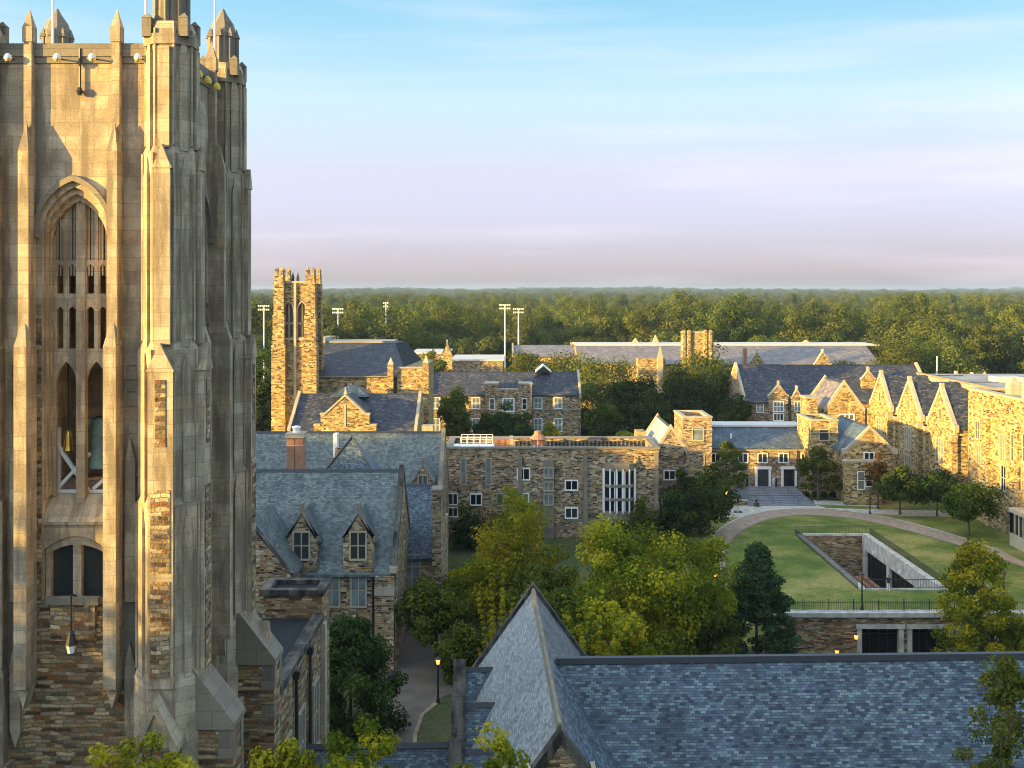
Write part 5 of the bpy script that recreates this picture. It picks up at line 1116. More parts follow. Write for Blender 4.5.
for px in (743,): p_(z_, 'chimney', 'brick', (X(px-1.5, YG), X(px+1.5, YG), YG-3, YG-1.4, 5, Z(348, YG)))
for px, pt in ((635, 338), (655, 335), (805, 340)): 
    mb = MB(); xx = X(px, 320); zz = zr_+.3; mb.prism([(xx-.9, zz), (xx+.9, zz), (xx, Z(pt, 320))], 'y', 318, 320); part('roof_vent', mb, M['trim'], z_)
k_ = bld('castellated_gatehouse', 'small sunlit castellated gatehouse tower standing before the long brown roof', X(697, 285), 285, 0)
x0, x1 = X(686, 285), X(709, 285); zt3 = Z(333, 285)
p_(k_, 'wall', 'gold', (x0, x1, 285, 291, 0, zt3)); p_(k_, 'coping', 'trim', (x0, x1, 284.9, 285.5, zt3, zt3+.4))
for px in (684, 689, 705.5, 710.5):
    xx = X(px, 285); mb = MB(); mb.frustum((xx, 285.2), 1.5, 1.5, 0, Z(331, 285)); mb.frustum((xx, 285.2), 1.7, 1.7, Z(332.5, 285), Z(331, 285)); spike(mb, xx, 285.2, .9, Z(331, 285), .35); part('turret', mb, M['gold'], k_)
a_ = bld('white_roofed_block', 'low block with a bright white flat roof beside the floodlit field', X(470, 300), 300, 0)
p_(a_, 'wall', 'rub', (X(452, 290), X(503, 290), 290, 312, 0, Z(361, 290))); p_(a_, 'roof', 'whiteroof', (X(452, 290)-.3, X(503, 290)+.3, 289.7, 312.3, Z(361, 290), Z(359.5, 290)))
a2_ = bld('white_roofed_block', 'white flat roofed block behind the hipped hall with a stone end gable', X(435, 320), 320, 0)
p_(a2_, 'wall', 'rub', (X(412, 315), X(448, 315), 315, 335, 0, Z(354, 315))); p_(a2_, 'roof', 'whiteroof', (X(412, 315)-.3, X(448, 315)+.3, 314.7, 335.3, Z(354, 315), Z(352.5, 315)))
gable_face(a2_, 'y', 312, 313, X(447, 312), 5.5*312/F, 0, Z(356, 312), Z(343, 312), M['gold'])
n_ = bld('gabled_field_house', 'low brown roofed house with white raking gable beside the floodlight masts', X(540, 310), 312, 0)
house(n_, 'x', X(512, 305), X(585, 305), 305, 325, 0, Z(356, 305), Z(345, 315), M['gold'], M['slater'], cope=(1, 0), up=.6)
w2_ = bld('far_right_roofs', 'pale flat roofs with little stone gables behind the three gable range', X(960, 215), 215, 0)
p_(w2_, 'wall', 'gold', (X(940, 205), X(1010, 205), 205, 225, 0, Z(386, 205))); p_(w2_, 'roof', 'flat', (X(940, 205), X(1010, 205), 204.9, 225, Z(386, 205), Z(384.5, 205)))
for px in (957,): gable_face(w2_, 'y', 206, 207, X(px, 206), 5*206/F, 8, Z(383, 206), Z(376, 206), M['gold'])
for px in (986,): mb = MB(); xx = X(px, 208); mb.box(xx-.9, xx+.9, 208, 209, 8, Z(380, 208)); spike(mb, xx, 208.5, 1.8, Z(380, 208), 1.6, 1); part('gable_end', mb, M['trim'], w2_)
sheet('playing_field', [(X(970, 400), 400), (X(1150, 400), 400), (X(1120, 520), 520), (X(960, 520), 520)], .05, plain('pale_turf', (.20, .24, .10), .95, var=.15, scale=.1), dz=gz)
# floodlight masts
MST = [(264, 306, 330, 'floodlight mast left of the slender tower', 1), (338, 309, 340, 'floodlight mast right of the slender tower', 1), (386, 303, 350, 'floodlight mast with a single bright head above the hipped hall', 0), (505, 305, 345, 'tall floodlight mast above the field house, left of a pair', 1), (518.5, 309, 352, 'shorter floodlight mast of the pair above the field house', 1)]
for px, pt, Y, lb, wide in MST:
    x = X(px, Y); zt = Z(pt, Y); o = thing('floodlight_mast', lb, 'floodlight mast', (x, Y, 0), 'floodlight masts around the playing field')
    mb = MB(); mb.tube((x, Y, 0), (x, Y, zt), .3, .16, 8); part('pole', mb, M['white'], o)
    mb = MB(); w_ = 1.7 if wide else .8; mb.bar((x-w_, Y-.1, zt), (x+w_, Y-.1, zt), .16); mb.bar((x-w_, Y-.1, zt-1.1), (x+w_, Y-.1, zt-1.1), .16); part('crossarm', mb, M['lead'], o)
    for i in range(6 if wide else 3):
        for zz in (zt, zt-1.1): mb = MB(); xx = x-w_+.2+i*(2*w_-.4)/(5 if wide else 2); mb.frustum((xx, Y-.35), .3, .5, zz-.25, zz+.25, 6); part('lamp_head', mb, M['white'], o)
for px, pt, Y, lb in ((937, 357, 230, 'thin pale pole beyond the three gable range'), (972, 374, 190, 'short pole on the flat roofs at the right'), (997, 350, 400, 'brown post by the pale playing field')):
    x = X(px, Y); zb = 17.6 if Y == 190 else gz(x, Y); o = thing('pole', lb, 'pole', (x, Y, zb), ); mb = MB(); mb.tube((x, Y, zb), (x, Y, Z(pt, Y)), .14, .1, 6); mb.frustum((x, Y), .5, .5, zb, zb+.3, 8); mb.frustum((x, Y), .3, .1, Z(pt, Y), Z(pt, Y)+.2, 8); part('shaft', mb, M['white'], o)
# ------------------------------------------------------------------ lamps, people, small things
def lamp_post(label, x, y, z0, h=3.6, lit=True):
    o = thing('lamp_post', label, 'lamp post', (x, y, z0), 'lantern lamp posts')
    mb = MB(); mb.lathe((x, y), [(.16, z0-.05), (.15, z0+.25), (.08, z0+.5)], 8); part('base', mb, M['iron'], o)
    mb = MB(); mb.tube((x, y, z0+.4), (x, y, z0+h-.6), .085, .07, 8); part('pole', mb, M['iron'], o)
    mb = MB(); mb.frustum((x, y), .14, .14, z0+h-.64, z0+h-.58, 6)
    for i in range(4): a = PI/4+i*PI/2; mb.tube((x+.1*math.cos(a), y+.1*math.sin(a), z0+h-.6), (x+.22*math.cos(a), y+.22*math.sin(a), z0+h-.16), .014, n=4)
    mb.frustum((x, y), .56, .12, z0+h-.16, z0+h, 6); mb.frustum((x, y), .06, .02, z0+h, z0+h+.12, 6); ln = part('lantern', mb, M['iron'], o)
    mb = MB(); mb.frustum((x, y), .22, .38, z0+h-.57, z0+h-.17, 6); part('glow' if lit else 'lens', mb, M['glow'] if lit else M['copper'], ln)
    return o
def lampat(label, px, pt, pb, z, lit=True):
    x, y = G(px, pb, z); lamp_post(label, x, y, gz(x, y) if z != 1.5 else 1.5, (pb-pt)*y/F, lit)
lampat('lit lamp post on the paving between the dark tree and the pointed roof', 438, 657, 703, -1)
lampat('unlit copper topped lamp post standing on the lawn edge above the terrace wall', 862, 572, 611, 1.5, False)
lampat('lit lamp post beside the round dark tree left of the plaza', 726.6, 490, 515, 1.5)
lampat('lit lamp post near the bay of the small gable house', 842.5, 475, 499, 1.5)
lampat('unlit lamp post under the first of the round trees at the right lawn', 870, 490, 514, 1.5, False)
lampat('unlit lamp post behind the golden conical tree', 1004, 571, 600, 1.5, False)
lampat('lit lamp post half hidden behind the big yellowing tree by the curved path', 716, 572, 600, 1.5)
lampat('lit lamp post under the trees right of the blue roofed range', 598, 422, 437, 0.9)
lampat('lit lamp post in the dark wood above the bright lead gable', 641.5, 412, 427, 0.9)
lampat('lit lamp post seen just above the white roof edge of the entrance range', 762, 420, 436, 1.0)
x, y = X(837, TY-2), TY-2; lamp_post('lit lamp post in front of the terrace wall, left of the doors', x, y, -3, Z(648, TY-2)+3)
o = thing('wall_lantern', 'lit lantern bracketed to the terrace wall beside the first door', 'lantern', (X(856, TY), TY-.7, -1))
x = X(856, TY-.9); zz = Z(637, TY-.9); mb = MB(); mb.tube((x, TY-.5, zz+.4), (x, TY-.9, zz+.4), .03); mb.frustum((x, TY-.9), .4, .1, zz+.2, zz+.38, 6); part('bracket', mb, M['iron'], o)
mb = MB(); mb.frustum((x, TY-.9), .2, .34, zz-.2, zz+.2, 6); part('glow', mb, M['glow'], o)
o = thing('sign_stand', 'thin black post on twin feet standing on the pale plaza', 'sign post', (X(738, 151.5), 151.5, 1.5)); x = X(738, 151.5)
mb = MB(); mb.tube((x, 151.5, 1.55), (x, 151.5, 3.6), .04); part('post', mb, M['iron'], o); mb = MB(); mb.box(x-.2, x+.2, 151.45, 151.5, 3.0, 3.6); part('plate', mb, M['iron'], o)
for s in (-1, 1): mb = MB(); mb.lathe((x+s*.33, 151.5), [(.28, 1.5), (.26, 1.62), (.05, 1.75)], 8); part('foot', mb, M['iron'], o)
hd_ = thing('clipped_hedge', 'row of small clipped bushes along the walk right of the entrance steps', 'hedge', (46, 163, 1.5))
SKIN = plain('skin', (.45, .28, .2), .6); 
def person(label, x, y, z0, shirt, pants, hair, sit=False, yaw=0.0):
    if not sit:
        V = [((0,0,.93),.125),((0,0,1.15),.12),((0,.0,1.38),.13),((0,0,1.5),.06),((0,-.01,1.56),.07),((0,-.01,1.68),.085),((.085,0,.86),.09),((.10,.01,.48),.062),((.11,.03,.1),.045),((.11,-.1,.05),.04),((-.085,0,.86),.09),((-.10,-.06,.48),.062),((-.11,.02,.1),.045),((-.11,-.11,.05),.04),((.19,0,1.38),.058),((.25,.02,1.12),.045),((.24,-.08,.88),.035),((-.19,0,1.38),.058),((-.25,.02,1.12),.045),((-.23,-.09,.9),.035)]
        wz, tz = .9, 1.46
    else:
        V = [((0,0,.52),.13),((0,-.06,.75),.12),((0,-.12,.98),.13),((0,-.16,1.1),.06),((0,-.19,1.17),.07),((0,-.2,1.28),.085),((.1,-.05,.52),.09),((.13,-.46,.5),.065),((.13,-.5,.1),.045),((.13,-.62,.05),.04),((-.1,-.05,.52),.09),((-.13,-.46,.5),.065),((-.13,-.42,.1),.045),((-.13,-.55,.05),.04),((.19,-.12,.98),.058),((.23,-.2,.73),.045),((.14,-.42,.62),.035),((-.19,-.12,.98),.058),((-.23,-.2,.73),.045),((-.14,-.42,.62),.035)]
        wz, tz = .6, 1.06
    E = [(0,1),(1,2),(2,3),(3,4),(4,5),(0,6),(6,7),(7,8),(8,9),(0,10),(10,11),(11,12),(12,13),(2,14),(14,15),(15,16),(2,17),(17,18),(18,19)]
    me = bpy.data.meshes.new('person'); me.from_pydata([v for v, r in V], E, [])
    ob = bpy.data.objects.new('person', me); COL.objects.link(ob)
    md = ob.modifiers.new('skin', 'SKIN'); sv = me.skin_vertices[0].data
    for i, (v, r) in enumerate(V): sv[i].radius = (r*(1.15 if i < 3 else 1), r*.85 if i < 3 else r); sv[i].use_root = (i == 0)
    sb = ob.modifiers.new('sub', 'SUBSURF'); sb.levels = 1; sb.render_levels = 1
    dg = bpy.context.evaluated_depsgraph_get(); m2 = bpy.data.meshes.new_from_object(ob.evaluated_get(dg)); ob.modifiers.clear(); ob.data = m2
    for m_ in (SKIN, shirt, pants, hair): m2.materials.append(m_)
    for p in m2.polygons:
        c_ = p.center; hd = V[5][0]
        if (c_ - Vector(hd)).length < .16 and (c_.z > hd[2]+.03 or c_.y > hd[1]+.04): k = 3
        elif c_.z > tz: k = 0
        elif c_.z > wz and not (abs(c_.x) > .17 and c_.z < wz + .12): k = 1
        elif c_.z < wz and abs(c_.x) < .2: k = 2
        else: k = 0
        p.material_index = k; p.use_smooth = True
    ob.location = (x, y, z0); ob.rotation_euler.z = yaw
    return tag(ob, label, 'person', 'people around the lawn')
blk, wht, nvy = plain('black_cloth', (.025, .025, .03), .9), plain('white_cloth', (.65, .63, .6), .9), plain('navy_cloth', (.03, .04, .08), .9)
person('person in pale top and dark trousers standing between the twin doors', X(773.5, 166.5), 166.5, 2.2, wht, wht, blk)
person('person in dark clothes standing between the twin doors', X(776, 166.8), 166.8, 2.2, blk, blk, blk, yaw=.6)
person('person in dark clothes seated at the end of the low planter wall', X(756, 155.6), 155.6, 1.5, blk, nvy, blk, sit=True, yaw=.5)
person('person in black top at the railing of the sunken court', X(886.5, 112.2), CY0-.9, 1.5, blk, wht, blk, yaw=2.8)
sb_ = thing('bench', 'dark stone block seat under the seated person by the steps', 'bench', (X(756, 156), 155.65, 1.5)); p_(sb_, 'seat', 'iron', (X(756, 156)-.4, X(756, 156)+.4, 155.45, 155.95, 1.9, 1.95)); p_(sb_, 'plinth', 'ledge', (X(756, 156)-.35, X(756, 156)+.35, 155.5, 155.9, 1.5, 1.9))

# ------------------------------------------------------------------ trees
def leaf_arrays(rng, clumps, per, size, flat=.75, outw=.9):
    C = np.array([c[0] for c in clumps]); R = np.array([c[1] for c in clumps]); tone = rng.random(len(clumps))
    n = len(clumps) * per; k = np.repeat(np.arange(len(clumps)), per)
    d = rng.normal(size=(n, 3)); d /= np.linalg.norm(d, axis=1)[:, None]
    r = R[k] * (.25 + .75 * rng.random(n) ** .6)
    p = C[k] + d * r[:, None] * np.array([1, 1, flat])
    nn = d * outw + rng.normal(size=(n, 3)) * .5 + np.array([0, 0, .35]); nn /= np.linalg.norm(nn, axis=1)[:, None]
    t = np.cross(nn, rng.normal(size=(n, 3))); t /= np.linalg.norm(t, axis=1)[:, None]; b = np.cross(nn, t)
    s = size * (.65 + .7 * rng.random(n))[:, None]
    v = np.stack([p - t*s*.55, p + b*s*.34 + nn*s*.08, p + t*s*.55, p - b*s*.34 + nn*s*.08], 1).reshape(-1, 3)
    return v, tone[k] * .85 + .15 * rng.random(n)
def leaf_mesh(name, v, tone, m, extra=None):
    n = len(v) // 4; me = bpy.data.meshes.new(name)
    nv, nf = len(v), n
    ev, ef = ([], []) if extra is None else (extra.v, extra.f)
    lt = [len(f) for f in ef]
    me.vertices.add(nv + len(ev)); co = np.concatenate([v.ravel(), np.array(ev, 'f').ravel()]) if ev else v.ravel(); me.vertices.foreach_set('co', co.astype('f'))
    nl = nv + sum(lt); me.loops.add(nl); li = np.concatenate([np.arange(nv), np.array([i + nv for f in ef for i in f], int)]) if ev else np.arange(nv)
    me.loops.foreach_set('vertex_index', li.astype('i'))
    ls = np.concatenate([np.arange(nf)*4, nv + np.cumsum([0] + lt[:-1])]) if ev else np.arange(nf)*4
    me.polygons.add(nf + len(ef)); me.polygons.foreach_set('loop_start', ls.astype('i'))
    me.materials.append(m)
    if ev: me.materials.append(M['bark']); me.polygons.foreach_set('material_index', np.array([0]*nf + [1]*len(ef), 'i'))
    at = me.attributes.new('tone', 'FLOAT', 'FACE'); at.data.foreach_set('value', np.concatenate([tone, np.zeros(len(ef))]).astype('f'))
    me.update(); me.validate(); return me
def clump_cloud(rng, h, w_, base, shape, ncl, cr_):
    """clump centres through an uneven crown: returns [(centre, radius)]"""
    out_ = []; ph = rng.random(6) * 6.28; hc = (h + base) / 2; hr = (h - base) / 2
    if shape == 'spray':                       # upright feathery leaders
        nb = max(6, ncl // 22)
        for b_ in range(nb):
            a = b_*2.4 + rng.random(); lean = (.15 + .85*rng.random()) * w_/2; top = h * (.62 + .38*rng.random()) * (1 - .25*lean/(w_/2))
            for q in range(22):
                u = q/21; out_.append(((lean*u**1.3*math.cos(a), lean*u**1.3*math.sin(a), base*.6 + (top-base*.6)*u), cr_*(1.05 - .75*u)))
        return out_
    while len(out_) < ncl:
        d = rng.normal(size=3); d /= np.linalg.norm(d); a = math.atan2(d[1], d[0])
        k = .35 + .65 * rng.random() ** .45
        lump = 1 + .16*math.sin(2*a+ph[0]+d[2]*2) + .14*math.sin(3*a+ph[1]-d[2]*3) + .10*math.sin(5*a+ph[2]+4*d[2])
        if shape == 'cone':
            u = rng.random() ** .75; z = base + (h-base)*u; rr = (w_/2)*(1-u)**.8*(.55+.45*rng.random()**.5)*(1+.18*math.sin(u*38+3*a+ph[0])); c = (rr*math.cos(a), rr*math.sin(a), z)
        elif shape == 'egg':
            u = rng.random(); z = base + (h-base)*u; prof = math.sin((.2+.8*u*.97)**.85*PI)**.7; rr = (w_/2)*prof*(.3+.7*rng.random()**.45)*lump; c = (rr*math.cos(a), rr*math.sin(a), z)
        else:
            zz = d[2]*hr*lump*k; zz = zz if zz > 0 else zz*.8
            rr = (w_/2)*k*lump*(1.0 if shape == 'round' else 1.1); c = (d[0]*rr, d[1]*rr, hc + zz)
        out_.append((c, cr_*(.7+.6*rng.random())))
    return out_
def trunk_mb(rng, cl, h, base, r):
    t = MB(); lean = rng.normal(size=2)*.02*h
    pts = [Vector((lean[0]*k*k, lean[1]*k*k, (base + (h-base)*.55)*k)) for k in (0, .3, .6, 1)]
    for i in range(3): t.tube(pts[i], pts[i+1], r*(1-.28*i), r*(1-.28*(i+1)), 7)
    for i in rng.permutation(len(cl))[:9]:
        c_ = Vector(cl[i][0]); k = .45 + .5*rng.random(); st = pts[1].lerp(pts[3], k); md_ = st.lerp(c_, .5) + Vector((0, 0, .04*h)); t.tube(st, md_, r*.32, r*.2, 5); t.tube(md_, c_, r*.2, r*.06, 5)
    return t
def tree(name, label, x, y, h, w_, base, shape='round', lf='oak', ncl=60, per=120, cr_=None, size=.3, seed=1, r=None, z0=None, group=None, flat=.75, kind='tree'):
    rng = np.random.default_rng(seed); cr_ = cr_ or w_*.14
    z0 = gz(x, y) if z0 is None else z0
    cl = clump_cloud(rng, h-cr_*.6, w_-cr_*1.2, base, shape, ncl, cr_)
    v, tone = leaf_arrays(rng, cl, per, size, flat)
    o = thing(name, label, kind, (x, y, z0), group)
    tr_ = trunk_mb(rng, cl, h, base, r or h*.02 + .05); to = part('trunk', tr_, M['bark'], o, local=True)
    me = leaf_mesh('crown', v, tone, LEAF[lf]); co = bpy.data.objects.new('crown', me); COL.objects.link(co); co.parent = o
    return o
def tpx(name, label, px, ptop, wpx, Y, **k):
    x = X(px, Y); z0 = k.pop('z0', gz(x, Y)); h = Z(ptop, Y) - z0; w_ = wpx*Y/F; b = k.pop('b', .25)
    return tree(name, label, x, Y, h, w_, h*b, z0=z0, **k)
# near trees
tpx('broadleaf_tree', 'big broad yellowing tree with golden top behind the pointed roof', 645, 516, 175, 93, ncl=120, per=380, size=.27, lf='yel', seed=3, b=.10, cr_=1.7)
tpx('broadleaf_tree', 'loose yellow green tree in front of the flat hall, left of the big one', 515, 505, 110, 100, ncl=110, per=190, size=.26, lf='yel', seed=8, b=.15, cr_=1.35)
tpx('broadleaf_tree', 'olive tree with drooping branches by the left paving edge', 436, 575, 78, 97, ncl=60, per=170, size=.28, lf='olive', seed=12, b=.25, cr_=1.0)
tpx('young_tree', 'slim bright golden young tree left of the pointed roof', 500, 550, 60, 80, ncl=400, per=22, size=.2, lf='gold', seed=13, b=.2, shape='spray', cr_=.5)
tpx('young_tree', 'feathery olive young tree right of the pointed roof', 590, 566, 96, 80, ncl=440, per=24, size=.2, lf='yel', seed=31, b=.2, shape='spray', cr_=.5)
tpx('broadleaf_tree', 'olive green tree between the golden sapling and the big yellowing tree', 548, 545, 74, 92, ncl=60, per=150, size=.3, lf='olive', seed=32, b=.15, cr_=1.0)
tpx('broadleaf_tree', 'dense dark green tree between the tower annex and the paving', 350, 612, 104, 82, ncl=90, per=230, size=.24, lf='dark', seed=21, b=.04, shape='egg', cr_=1.05)
tpx('conifer', 'dark blue green conifer at the left end of the terrace wall', 757, 541, 112, 99, ncl=230, per=130, size=.25, lf='conf', seed=5, b=.04, shape='cone', cr_=.85, flat=.5)
tpx('conical_tree', 'golden green conical tree in front of the terrace wall', 978, 539, 92, 96, ncl=110, per=170, size=.25, lf='yel', seed=17, b=.06, shape='egg', cr_=.95)
tpx('shrub_tree', 'wide dark green tree against the terrace wall right of the conical tree', 1012, 610, 50, 99, ncl=40, per=130, size=.26, lf='olive', seed=18, b=.1, cr_=.9)
tpx('sparse_tree', 'sparse grey green tree close by at the bottom right corner', 1003, 655, 118, 42, ncl=84, per=110, size=.15, lf='olive', seed=19, b=.45, shape='egg', cr_=.5)
for lb, px, pt, w_, Y, sd, lf in (('yellow green treetop at the foot of the bell tower', 138, 730, 150, 37, 41, 'gold'), ('small yellow green treetop in front of the annex', 282, 736, 100, 40, 42, 'gold'), ('yellow green treetop below the dark tree', 350, 724, 140, 40, 43, 'yel'), ('yellow green treetop left of the pale wing roof', 488, 724, 110, 38, 44, 'yel')):
    tpx('treetop_tree', lb, px, pt, w_, Y, ncl=80, per=130, size=.17, lf=lf, seed=sd, b=.6, cr_=.5, z0=-1)
for lb, px, pt, w_, Y, lf, sd in (('yellow green tree filling the gap between the sapling and the flat hall', 478, 548, 70, 108, 'yel', 261), ('bright olive tree right behind the pointed roof tip', 545, 582, 78, 84, 'olive', 262), ('low yellow green tree at the left foot of the big yellowing tree', 612, 590, 80, 84, 'yel', 263), ('olive tree on the right flank of the big yellowing tree', 708, 590, 60, 92, 'olive', 264), ('small olive tree behind the lit lamp on the paving', 462, 622, 50, 93, 'olive', 265)):
    tpx('broadleaf_tree', lb, px, pt, w_, Y, ncl=60, per=170, size=.26, lf=lf, seed=sd, b=.1, cr_=1.0)
# lawn trees
tpx('broadleaf_tree', 'round dark tree at the left end of the plaza', 700, 468, 78, 138, ncl=60, per=130, size=.36, lf='dark', seed=51, b=.05, cr_=1.3)
tpx('broadleaf_tree', 'low dark tree in front of the oriel hall corner', 676, 488, 44, 134, ncl=40, per=110, size=.36, lf='dark', seed=52, b=.05, cr_=1.2)
tpx('shrub_tree', 'dark bush beside the curved path above the big yellowing tree', 707, 537, 34, 118, ncl=26, per=110, size=.3, lf='dark', seed=53, b=.02, cr_=.8)
tpx('young_tree', 'slim young tree in front of the entrance range left of the doors', 728, 440, 40, 160, ncl=34, per=90, size=.36, lf='olive', seed=54, b=.2, shape='egg', cr_=.75)
tpx('young_tree', 'slim young tree in front of the corner tower right of the doors', 818, 447, 44, 160, ncl=38, per=90, size=.36, lf='olive', seed=55, b=.2, shape='egg', cr_=.8)
tpx('round_tree', 'round tree nearest the small gable house on the right lawn', 900, 466, 52, 150, ncl=50, per=120, size=.36, lf='dark', seed=56, b=.28, cr_=1.15, group='round trees on the right lawn')
tpx('round_tree', 'middle one of the three round trees on the right lawn', 937, 468, 48, 149, ncl=50, per=120, size=.36, lf='dark', seed=57, b=.28, cr_=1.15, group='round trees on the right lawn')
tpx('round_tree', 'round tree nearest the tall honey block on the right lawn', 969, 480, 56, 137, ncl=54, per=120, size=.34, lf='oak', seed=58, b=.25, cr_=1.1, group='round trees on the right lawn')
tpx('young_tree', 'small russet leaved tree at the bay of the small gable house', 878, 452, 24, 154, ncl=22, per=80, size=.34, lf='red', seed=59, b=.3, cr_=.8)
for i, (lb, px, pt, w_, Y, lf) in enumerate((('dark rounded bush against the flat hall wall at its left end', 465, 505, 40, 130, 'dark'), ('yellowing bush against the flat hall below the skylight', 520, 486, 44, 131, 'yel'), ('orange tinged bush against the flat hall left of the stair bay', 497, 512, 40, 129, 'red'), ('brown green creeper bush right of the oriel window', 644, 492, 30, 133, 'olive'), ('low green bush below the oriel window', 612, 515, 46, 130, 'oak'))):
    tpx('shrub', lb, px, pt, w_, Y, ncl=26, per=110, size=.3, lf=lf, seed=70+i, b=.02, cr_=1.0, kind='shrub')
for i in range(9):
    tpx('shrub', 'small clipped bush in the row along the walk right of the entrance steps', 806 + i*9, 490.5, 6.5, 163, ncl=8, per=60, size=.22, lf='dark', seed=90+i, b=.02, cr_=.4, kind='shrub', group='clipped bushes by the entrance')
bpy.data.objects.remove(hd_)
# trees among the buildings
MID = [('olive tree with an orange top in front of the blue roofed range', 455, 383, 36, 208, 'olive', .03), ('bushy green tree in front of the parapeted bay', 503, 408, 34, 206, 'oak', .02), ('dark bushy tree right of the parapeted bay', 524, 414, 26, 205, 'dark', .02), ('low dark bush left of the bushy green tree', 484, 412, 22, 206, 'oak', .02), ('small yellow green tree before the right end of the blue roofed range', 546, 424, 26, 200, 'yel', .05),
 ('broad green tree behind the right end of the blue roofed range', 600, 350, 74, 245, 'fgreen', .12), ('tall dark tree left of the gatehouse grove', 632, 372, 46, 222, 'dark', .15), ('sunlit olive tree rising over the blue roofed range', 566, 345, 60, 262, 'folive', .15), ('yellow green tree above the ridge of the blue roofed range', 527, 345, 50, 268, 'olive', .15), ('dark tree under the wood beside the lamp', 652, 388, 40, 218, 'dark', .12),
 ('large dense green tree left of the purple roofed hall', 716, 352, 66, 232, 'fgreen', .08), ('large dark tree in the middle of the grove before the far gym', 684, 362, 60, 226, 'dark', .08), ('olive tree in the grove below the gatehouse', 700, 348, 56, 245, 'folive', .1), ('dark bush at the corner of the purple roofed hall', 735, 395, 30, 214, 'dark', .05), ('small bright bush left of the bright lead gable', 627, 428, 26, 196, 'yel', .05), ('dark low tree left of the small bright bush', 605, 400, 40, 212, 'oak', .05),
 ('big sunlit green tree at the right behind the gabled range', 935, 326, 74, 300, 'fgreen', .1), ('broad green tree at the right beside the big sunlit one', 898, 334, 60, 292, 'folive', .1), ('dark green tree right of the big sunlit one', 956, 342, 46, 296, 'fgreen', .1), ('low dark tree in front of the brown far roof', 848, 355, 44, 270, 'dark', .1),
 ('dark green tree between the bell tower and the slender tower', 258, 336, 46, 230, 'oak', .05), ('green tree at the foot of the slender tower', 262, 372, 34, 200, 'dark', .05), ('olive tree behind the hipped hall and white roofed block', 437, 352, 34, 285, 'olive', .15), ('green bush in front of the wood right of the blue roofed range', 582, 405, 30, 226, 'oak', .04)]
for i, (lb, px, pt, wp, Y, lf, b) in enumerate(MID):
    tpx('broadleaf_tree', lb, px, pt, wp*1.1, Y, ncl=64, per=130, size=.5, lf=lf, seed=(220 if i == 0 else 120+i), b=b, cr_=wp*Y/F*.2)

# forest: five kinds, each an own mesh with its trunk
PROTO = []
for i, (h, w_, sh_, lf) in enumerate(((19, 18, 'round', 'fgreen'), (22, 17, 'round', 'folive'), (17, 17, 'round', 'fdark'), (24, 16, 'round', 'fgreen'), (16, 16, 'round', 'folive'))):
    rng = np.random.default_rng(300+i); cl = clump_cloud(rng, h-2, w_-3, h*.15, sh_, 34, w_*.17); v, tone = leaf_arrays(rng, cl, 270, .52, outw=1.6)
    PROTO.append(leaf_mesh('forest_tree', v, tone, LEAF[lf], trunk_mb(rng, cl, h, h*.2, .35)))
KIND = ['broad dark oak in the forest beyond the campus roofs', 'tall olive green tree in the forest beyond the campus roofs', 'low blackish tree in the forest beyond the campus roofs', 'narrow green tree in the forest beyond the campus roofs', 'small olive tree in the forest beyond the campus roofs']
rs = random.Random(7)
def blocked(x, y):
    px = 512 + x*F/y
    if 955 < px < 1110 and 380 < y < 525: return True
    if 500 < px < 895 and y < 356: return True
    if 400 < px < 520 and y < 350: return True
    return False
y, cnt = 338.0, 0; far_start = None
while cnt < 292:
    x = X(205, y); xe_ = X(1090, y)
    while x < xe_:
        xx, yy = x + rs.uniform(-3, 3), y + rs.uniform(-4, 4)
        if not blocked(xx, yy) and cnt < 292:
            k = rs.choice((0, 0, 1, 1, 2, 3, 4)); o = bpy.data.objects.new('forest_tree', PROTO[k]); COL.objects.link(o); s = rs.uniform(.85, 1.45)
            o.location = (xx, yy, gz(xx, yy) - .3); o.scale = (s*rs.uniform(.9, 1.1), s*rs.uniform(.9, 1.1), s); o.rotation_euler.z = rs.uniform(0, 6.28)
            tag(o, KIND[k], 'tree', 'forest trees beyond the campus'); cnt += 1
        x += 14
    y += 13
# the rest of the forest reads as one mass: scattered by geometry nodes on points
pts, att = [], []
def scatter(xx, yy, st):
    if blocked(xx, yy): return
    pts.append((xx, yy, gz(xx, yy) - .3)); q_s = rs.uniform(.7, 1.35); att.extend([q_s*max(1, st/12.5), q_s*max(1, st/12.5), q_s])
y_near = y; y = 330.0
while y < y_near:                              # the same wood goes on beyond both edges of the view
    for a_, b_ in ((-420, 195), (1100, 1500)):
        x = X(a_, y)
        while x < X(b_, y): scatter(x + rs.uniform(-4, 4), y + rs.uniform(-4, 4), 12.5); x += 14
    y += 13
while y < 7600:
    st = max(10.5, y*.0085); x = X(-420, y)
    while x < X(1500, y):
        xx, yy = x + rs.uniform(-.4, .4)*st, y + rs.uniform(-.4, .4)*max(10, y*.03)
        scatter(xx, yy, st)
        x += st
    y += max(10, y*.034)
me = bpy.data.meshes.new('far_forest'); me.from_pydata(pts, [], []); a = me.attributes.new('tsize', 'FLOAT_VECTOR', 'POINT'); a.data.foreach_set('vector', att)
ff = bpy.data.objects.new('far_forest', me); COL.objects.link(ff); tag(ff, 'distant forest canopy running to the horizon', 'forest', kind='stuff')
pc = bpy.data.collections.new('forest_kinds')
gnt = bpy.data.node_groups.new('scatter', 'GeometryNodeTree'); gnt.interface.new_socket('Geometry', in_out='INPUT', socket_type='NodeSocketGeometry'); gnt.interface.new_socket('Geometry', in_out='OUTPUT', socket_type='NodeSocketGeometry')
gi = gnt.nodes.new('NodeGroupInput'); go = gnt.nodes.new('NodeGroupOutput'); ip = gnt.nodes.new('GeometryNodeInstanceOnPoints'); jn = gnt.nodes.new('GeometryNodeGeometryToInstance')
first = {}
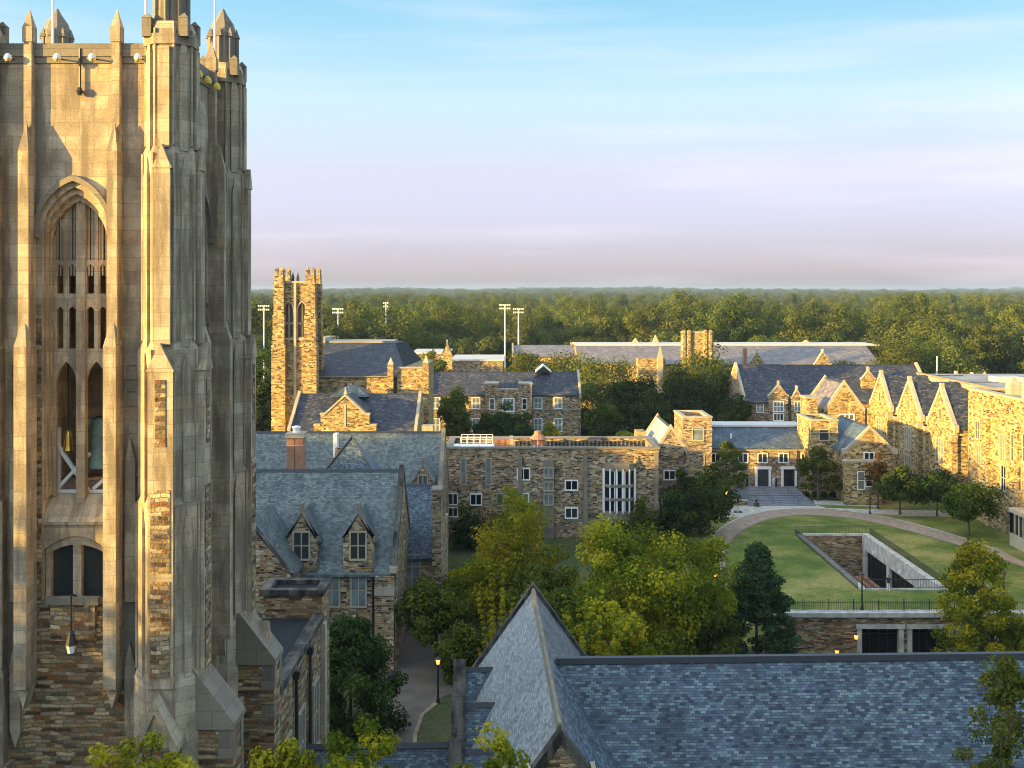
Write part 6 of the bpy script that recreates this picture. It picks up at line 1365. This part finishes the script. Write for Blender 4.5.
for o in bpy.data.objects:
    if o.name.startswith('forest_tree') and o.data.name not in first: first[o.data.name] = o
for o in list(first.values())[::-1]:
    n = gnt.nodes.new('GeometryNodeObjectInfo'); n.inputs['Object'].default_value = o; n.transform_space = 'ORIGINAL'; gnt.links.new(n.outputs['Geometry'], jn.inputs[0])
gnt.links.new(gi.outputs[0], ip.inputs['Points']); gnt.links.new(jn.outputs[0], ip.inputs['Instance']); ip.inputs['Pick Instance'].default_value = True
rv = gnt.nodes.new('FunctionNodeRandomValue'); rv.data_type = 'FLOAT_VECTOR'; rv.inputs[1].default_value = (0, 0, 6.28); gnt.links.new(rv.outputs[0], ip.inputs['Rotation'])
na = gnt.nodes.new('GeometryNodeInputNamedAttribute'); na.data_type = 'FLOAT_VECTOR'; na.inputs[0].default_value = 'tsize'; gnt.links.new(na.outputs[0], ip.inputs['Scale'])
gnt.links.new(ip.outputs[0], go.inputs[0]); md = ff.modifiers.new('scatter', 'NODES'); md.node_group = gnt

# tall trees west of the campus, beyond the left edge of the view: they throw the evening shade over the court
s2, n2 = (.899, .438), (-.438, .899)
for i in range(44):
    v_ = -6 + i*3.3; u_ = -42 - (i % 3)*8 + rs.uniform(-3, 3)
    x, y = u_*s2[0] + v_*n2[0], u_*s2[1] + v_*n2[1]
    if x > -.49*y - 22 and y > 8: continue
    if v_ > 134: continue
    o = bpy.data.objects.new('shade_tree', PROTO[(i*3) % 4]); COL.objects.link(o)
    h0 = (19, 21, 17, 22)[(i*3) % 4]; hh = (33 if v_ < 41 else 24.5 if v_ < 57 else 30.5 if v_ < 104 else 28.5) + rs.uniform(-1.2, 1.2); s = hh/h0
    o.location = (x, y, -1); o.scale = (s*.9, s*.9, s); o.rotation_euler.z = rs.uniform(0, 6.28)
    tag(o, 'tall tree in the belt west of the campus', 'tree', 'shade trees west of the campus')

for i in range(13):  # unseen row added to keep sun off the front roof and tower foot
    v_ = 35.5 + i*2.2; u_ = -13 - (i % 2)*5
    x, y = u_*s2[0] + v_*n2[0], u_*s2[1] + v_*n2[1]
    o = bpy.data.objects.new('shade_tree', PROTO[(i*3) % 4]); COL.objects.link(o); s = ((22.6 if v_ < 42 else 20.4) + (i % 3)*.4)/(19, 21, 17, 22)[(i*3) % 4]
    o.location = (x, y, -1); o.scale = (s*.8, s*.8, s); o.rotation_euler.z = i*1.3; tag(o, 'unseen tree added west of the bell tower to shade roof and tower foot', 'tree', 'unseen shade trees added west of the bell tower')

# evening haze
hz = MB(); hz.box(-9500, 9500, -400, 9500, -6, 62); ho = struct('haze', hz, None if False else M['glass'], 'stuff')
hm_ = bpy.data.materials.new('haze_air'); hm_.use_nodes = True; t = hm_.node_tree; t.nodes.clear(); oo = t.nodes.new('ShaderNodeOutputMaterial'); pv = t.nodes.new('ShaderNodeVolumePrincipled')
pv.inputs['Color'].default_value = (.45, .66, 1.0, 1); pv.inputs['Density'].default_value = HAZE; pv.inputs['Anisotropy'].default_value = .1; t.links.new(pv.outputs[0], oo.inputs['Volume']); ho.data.materials[0] = hm_
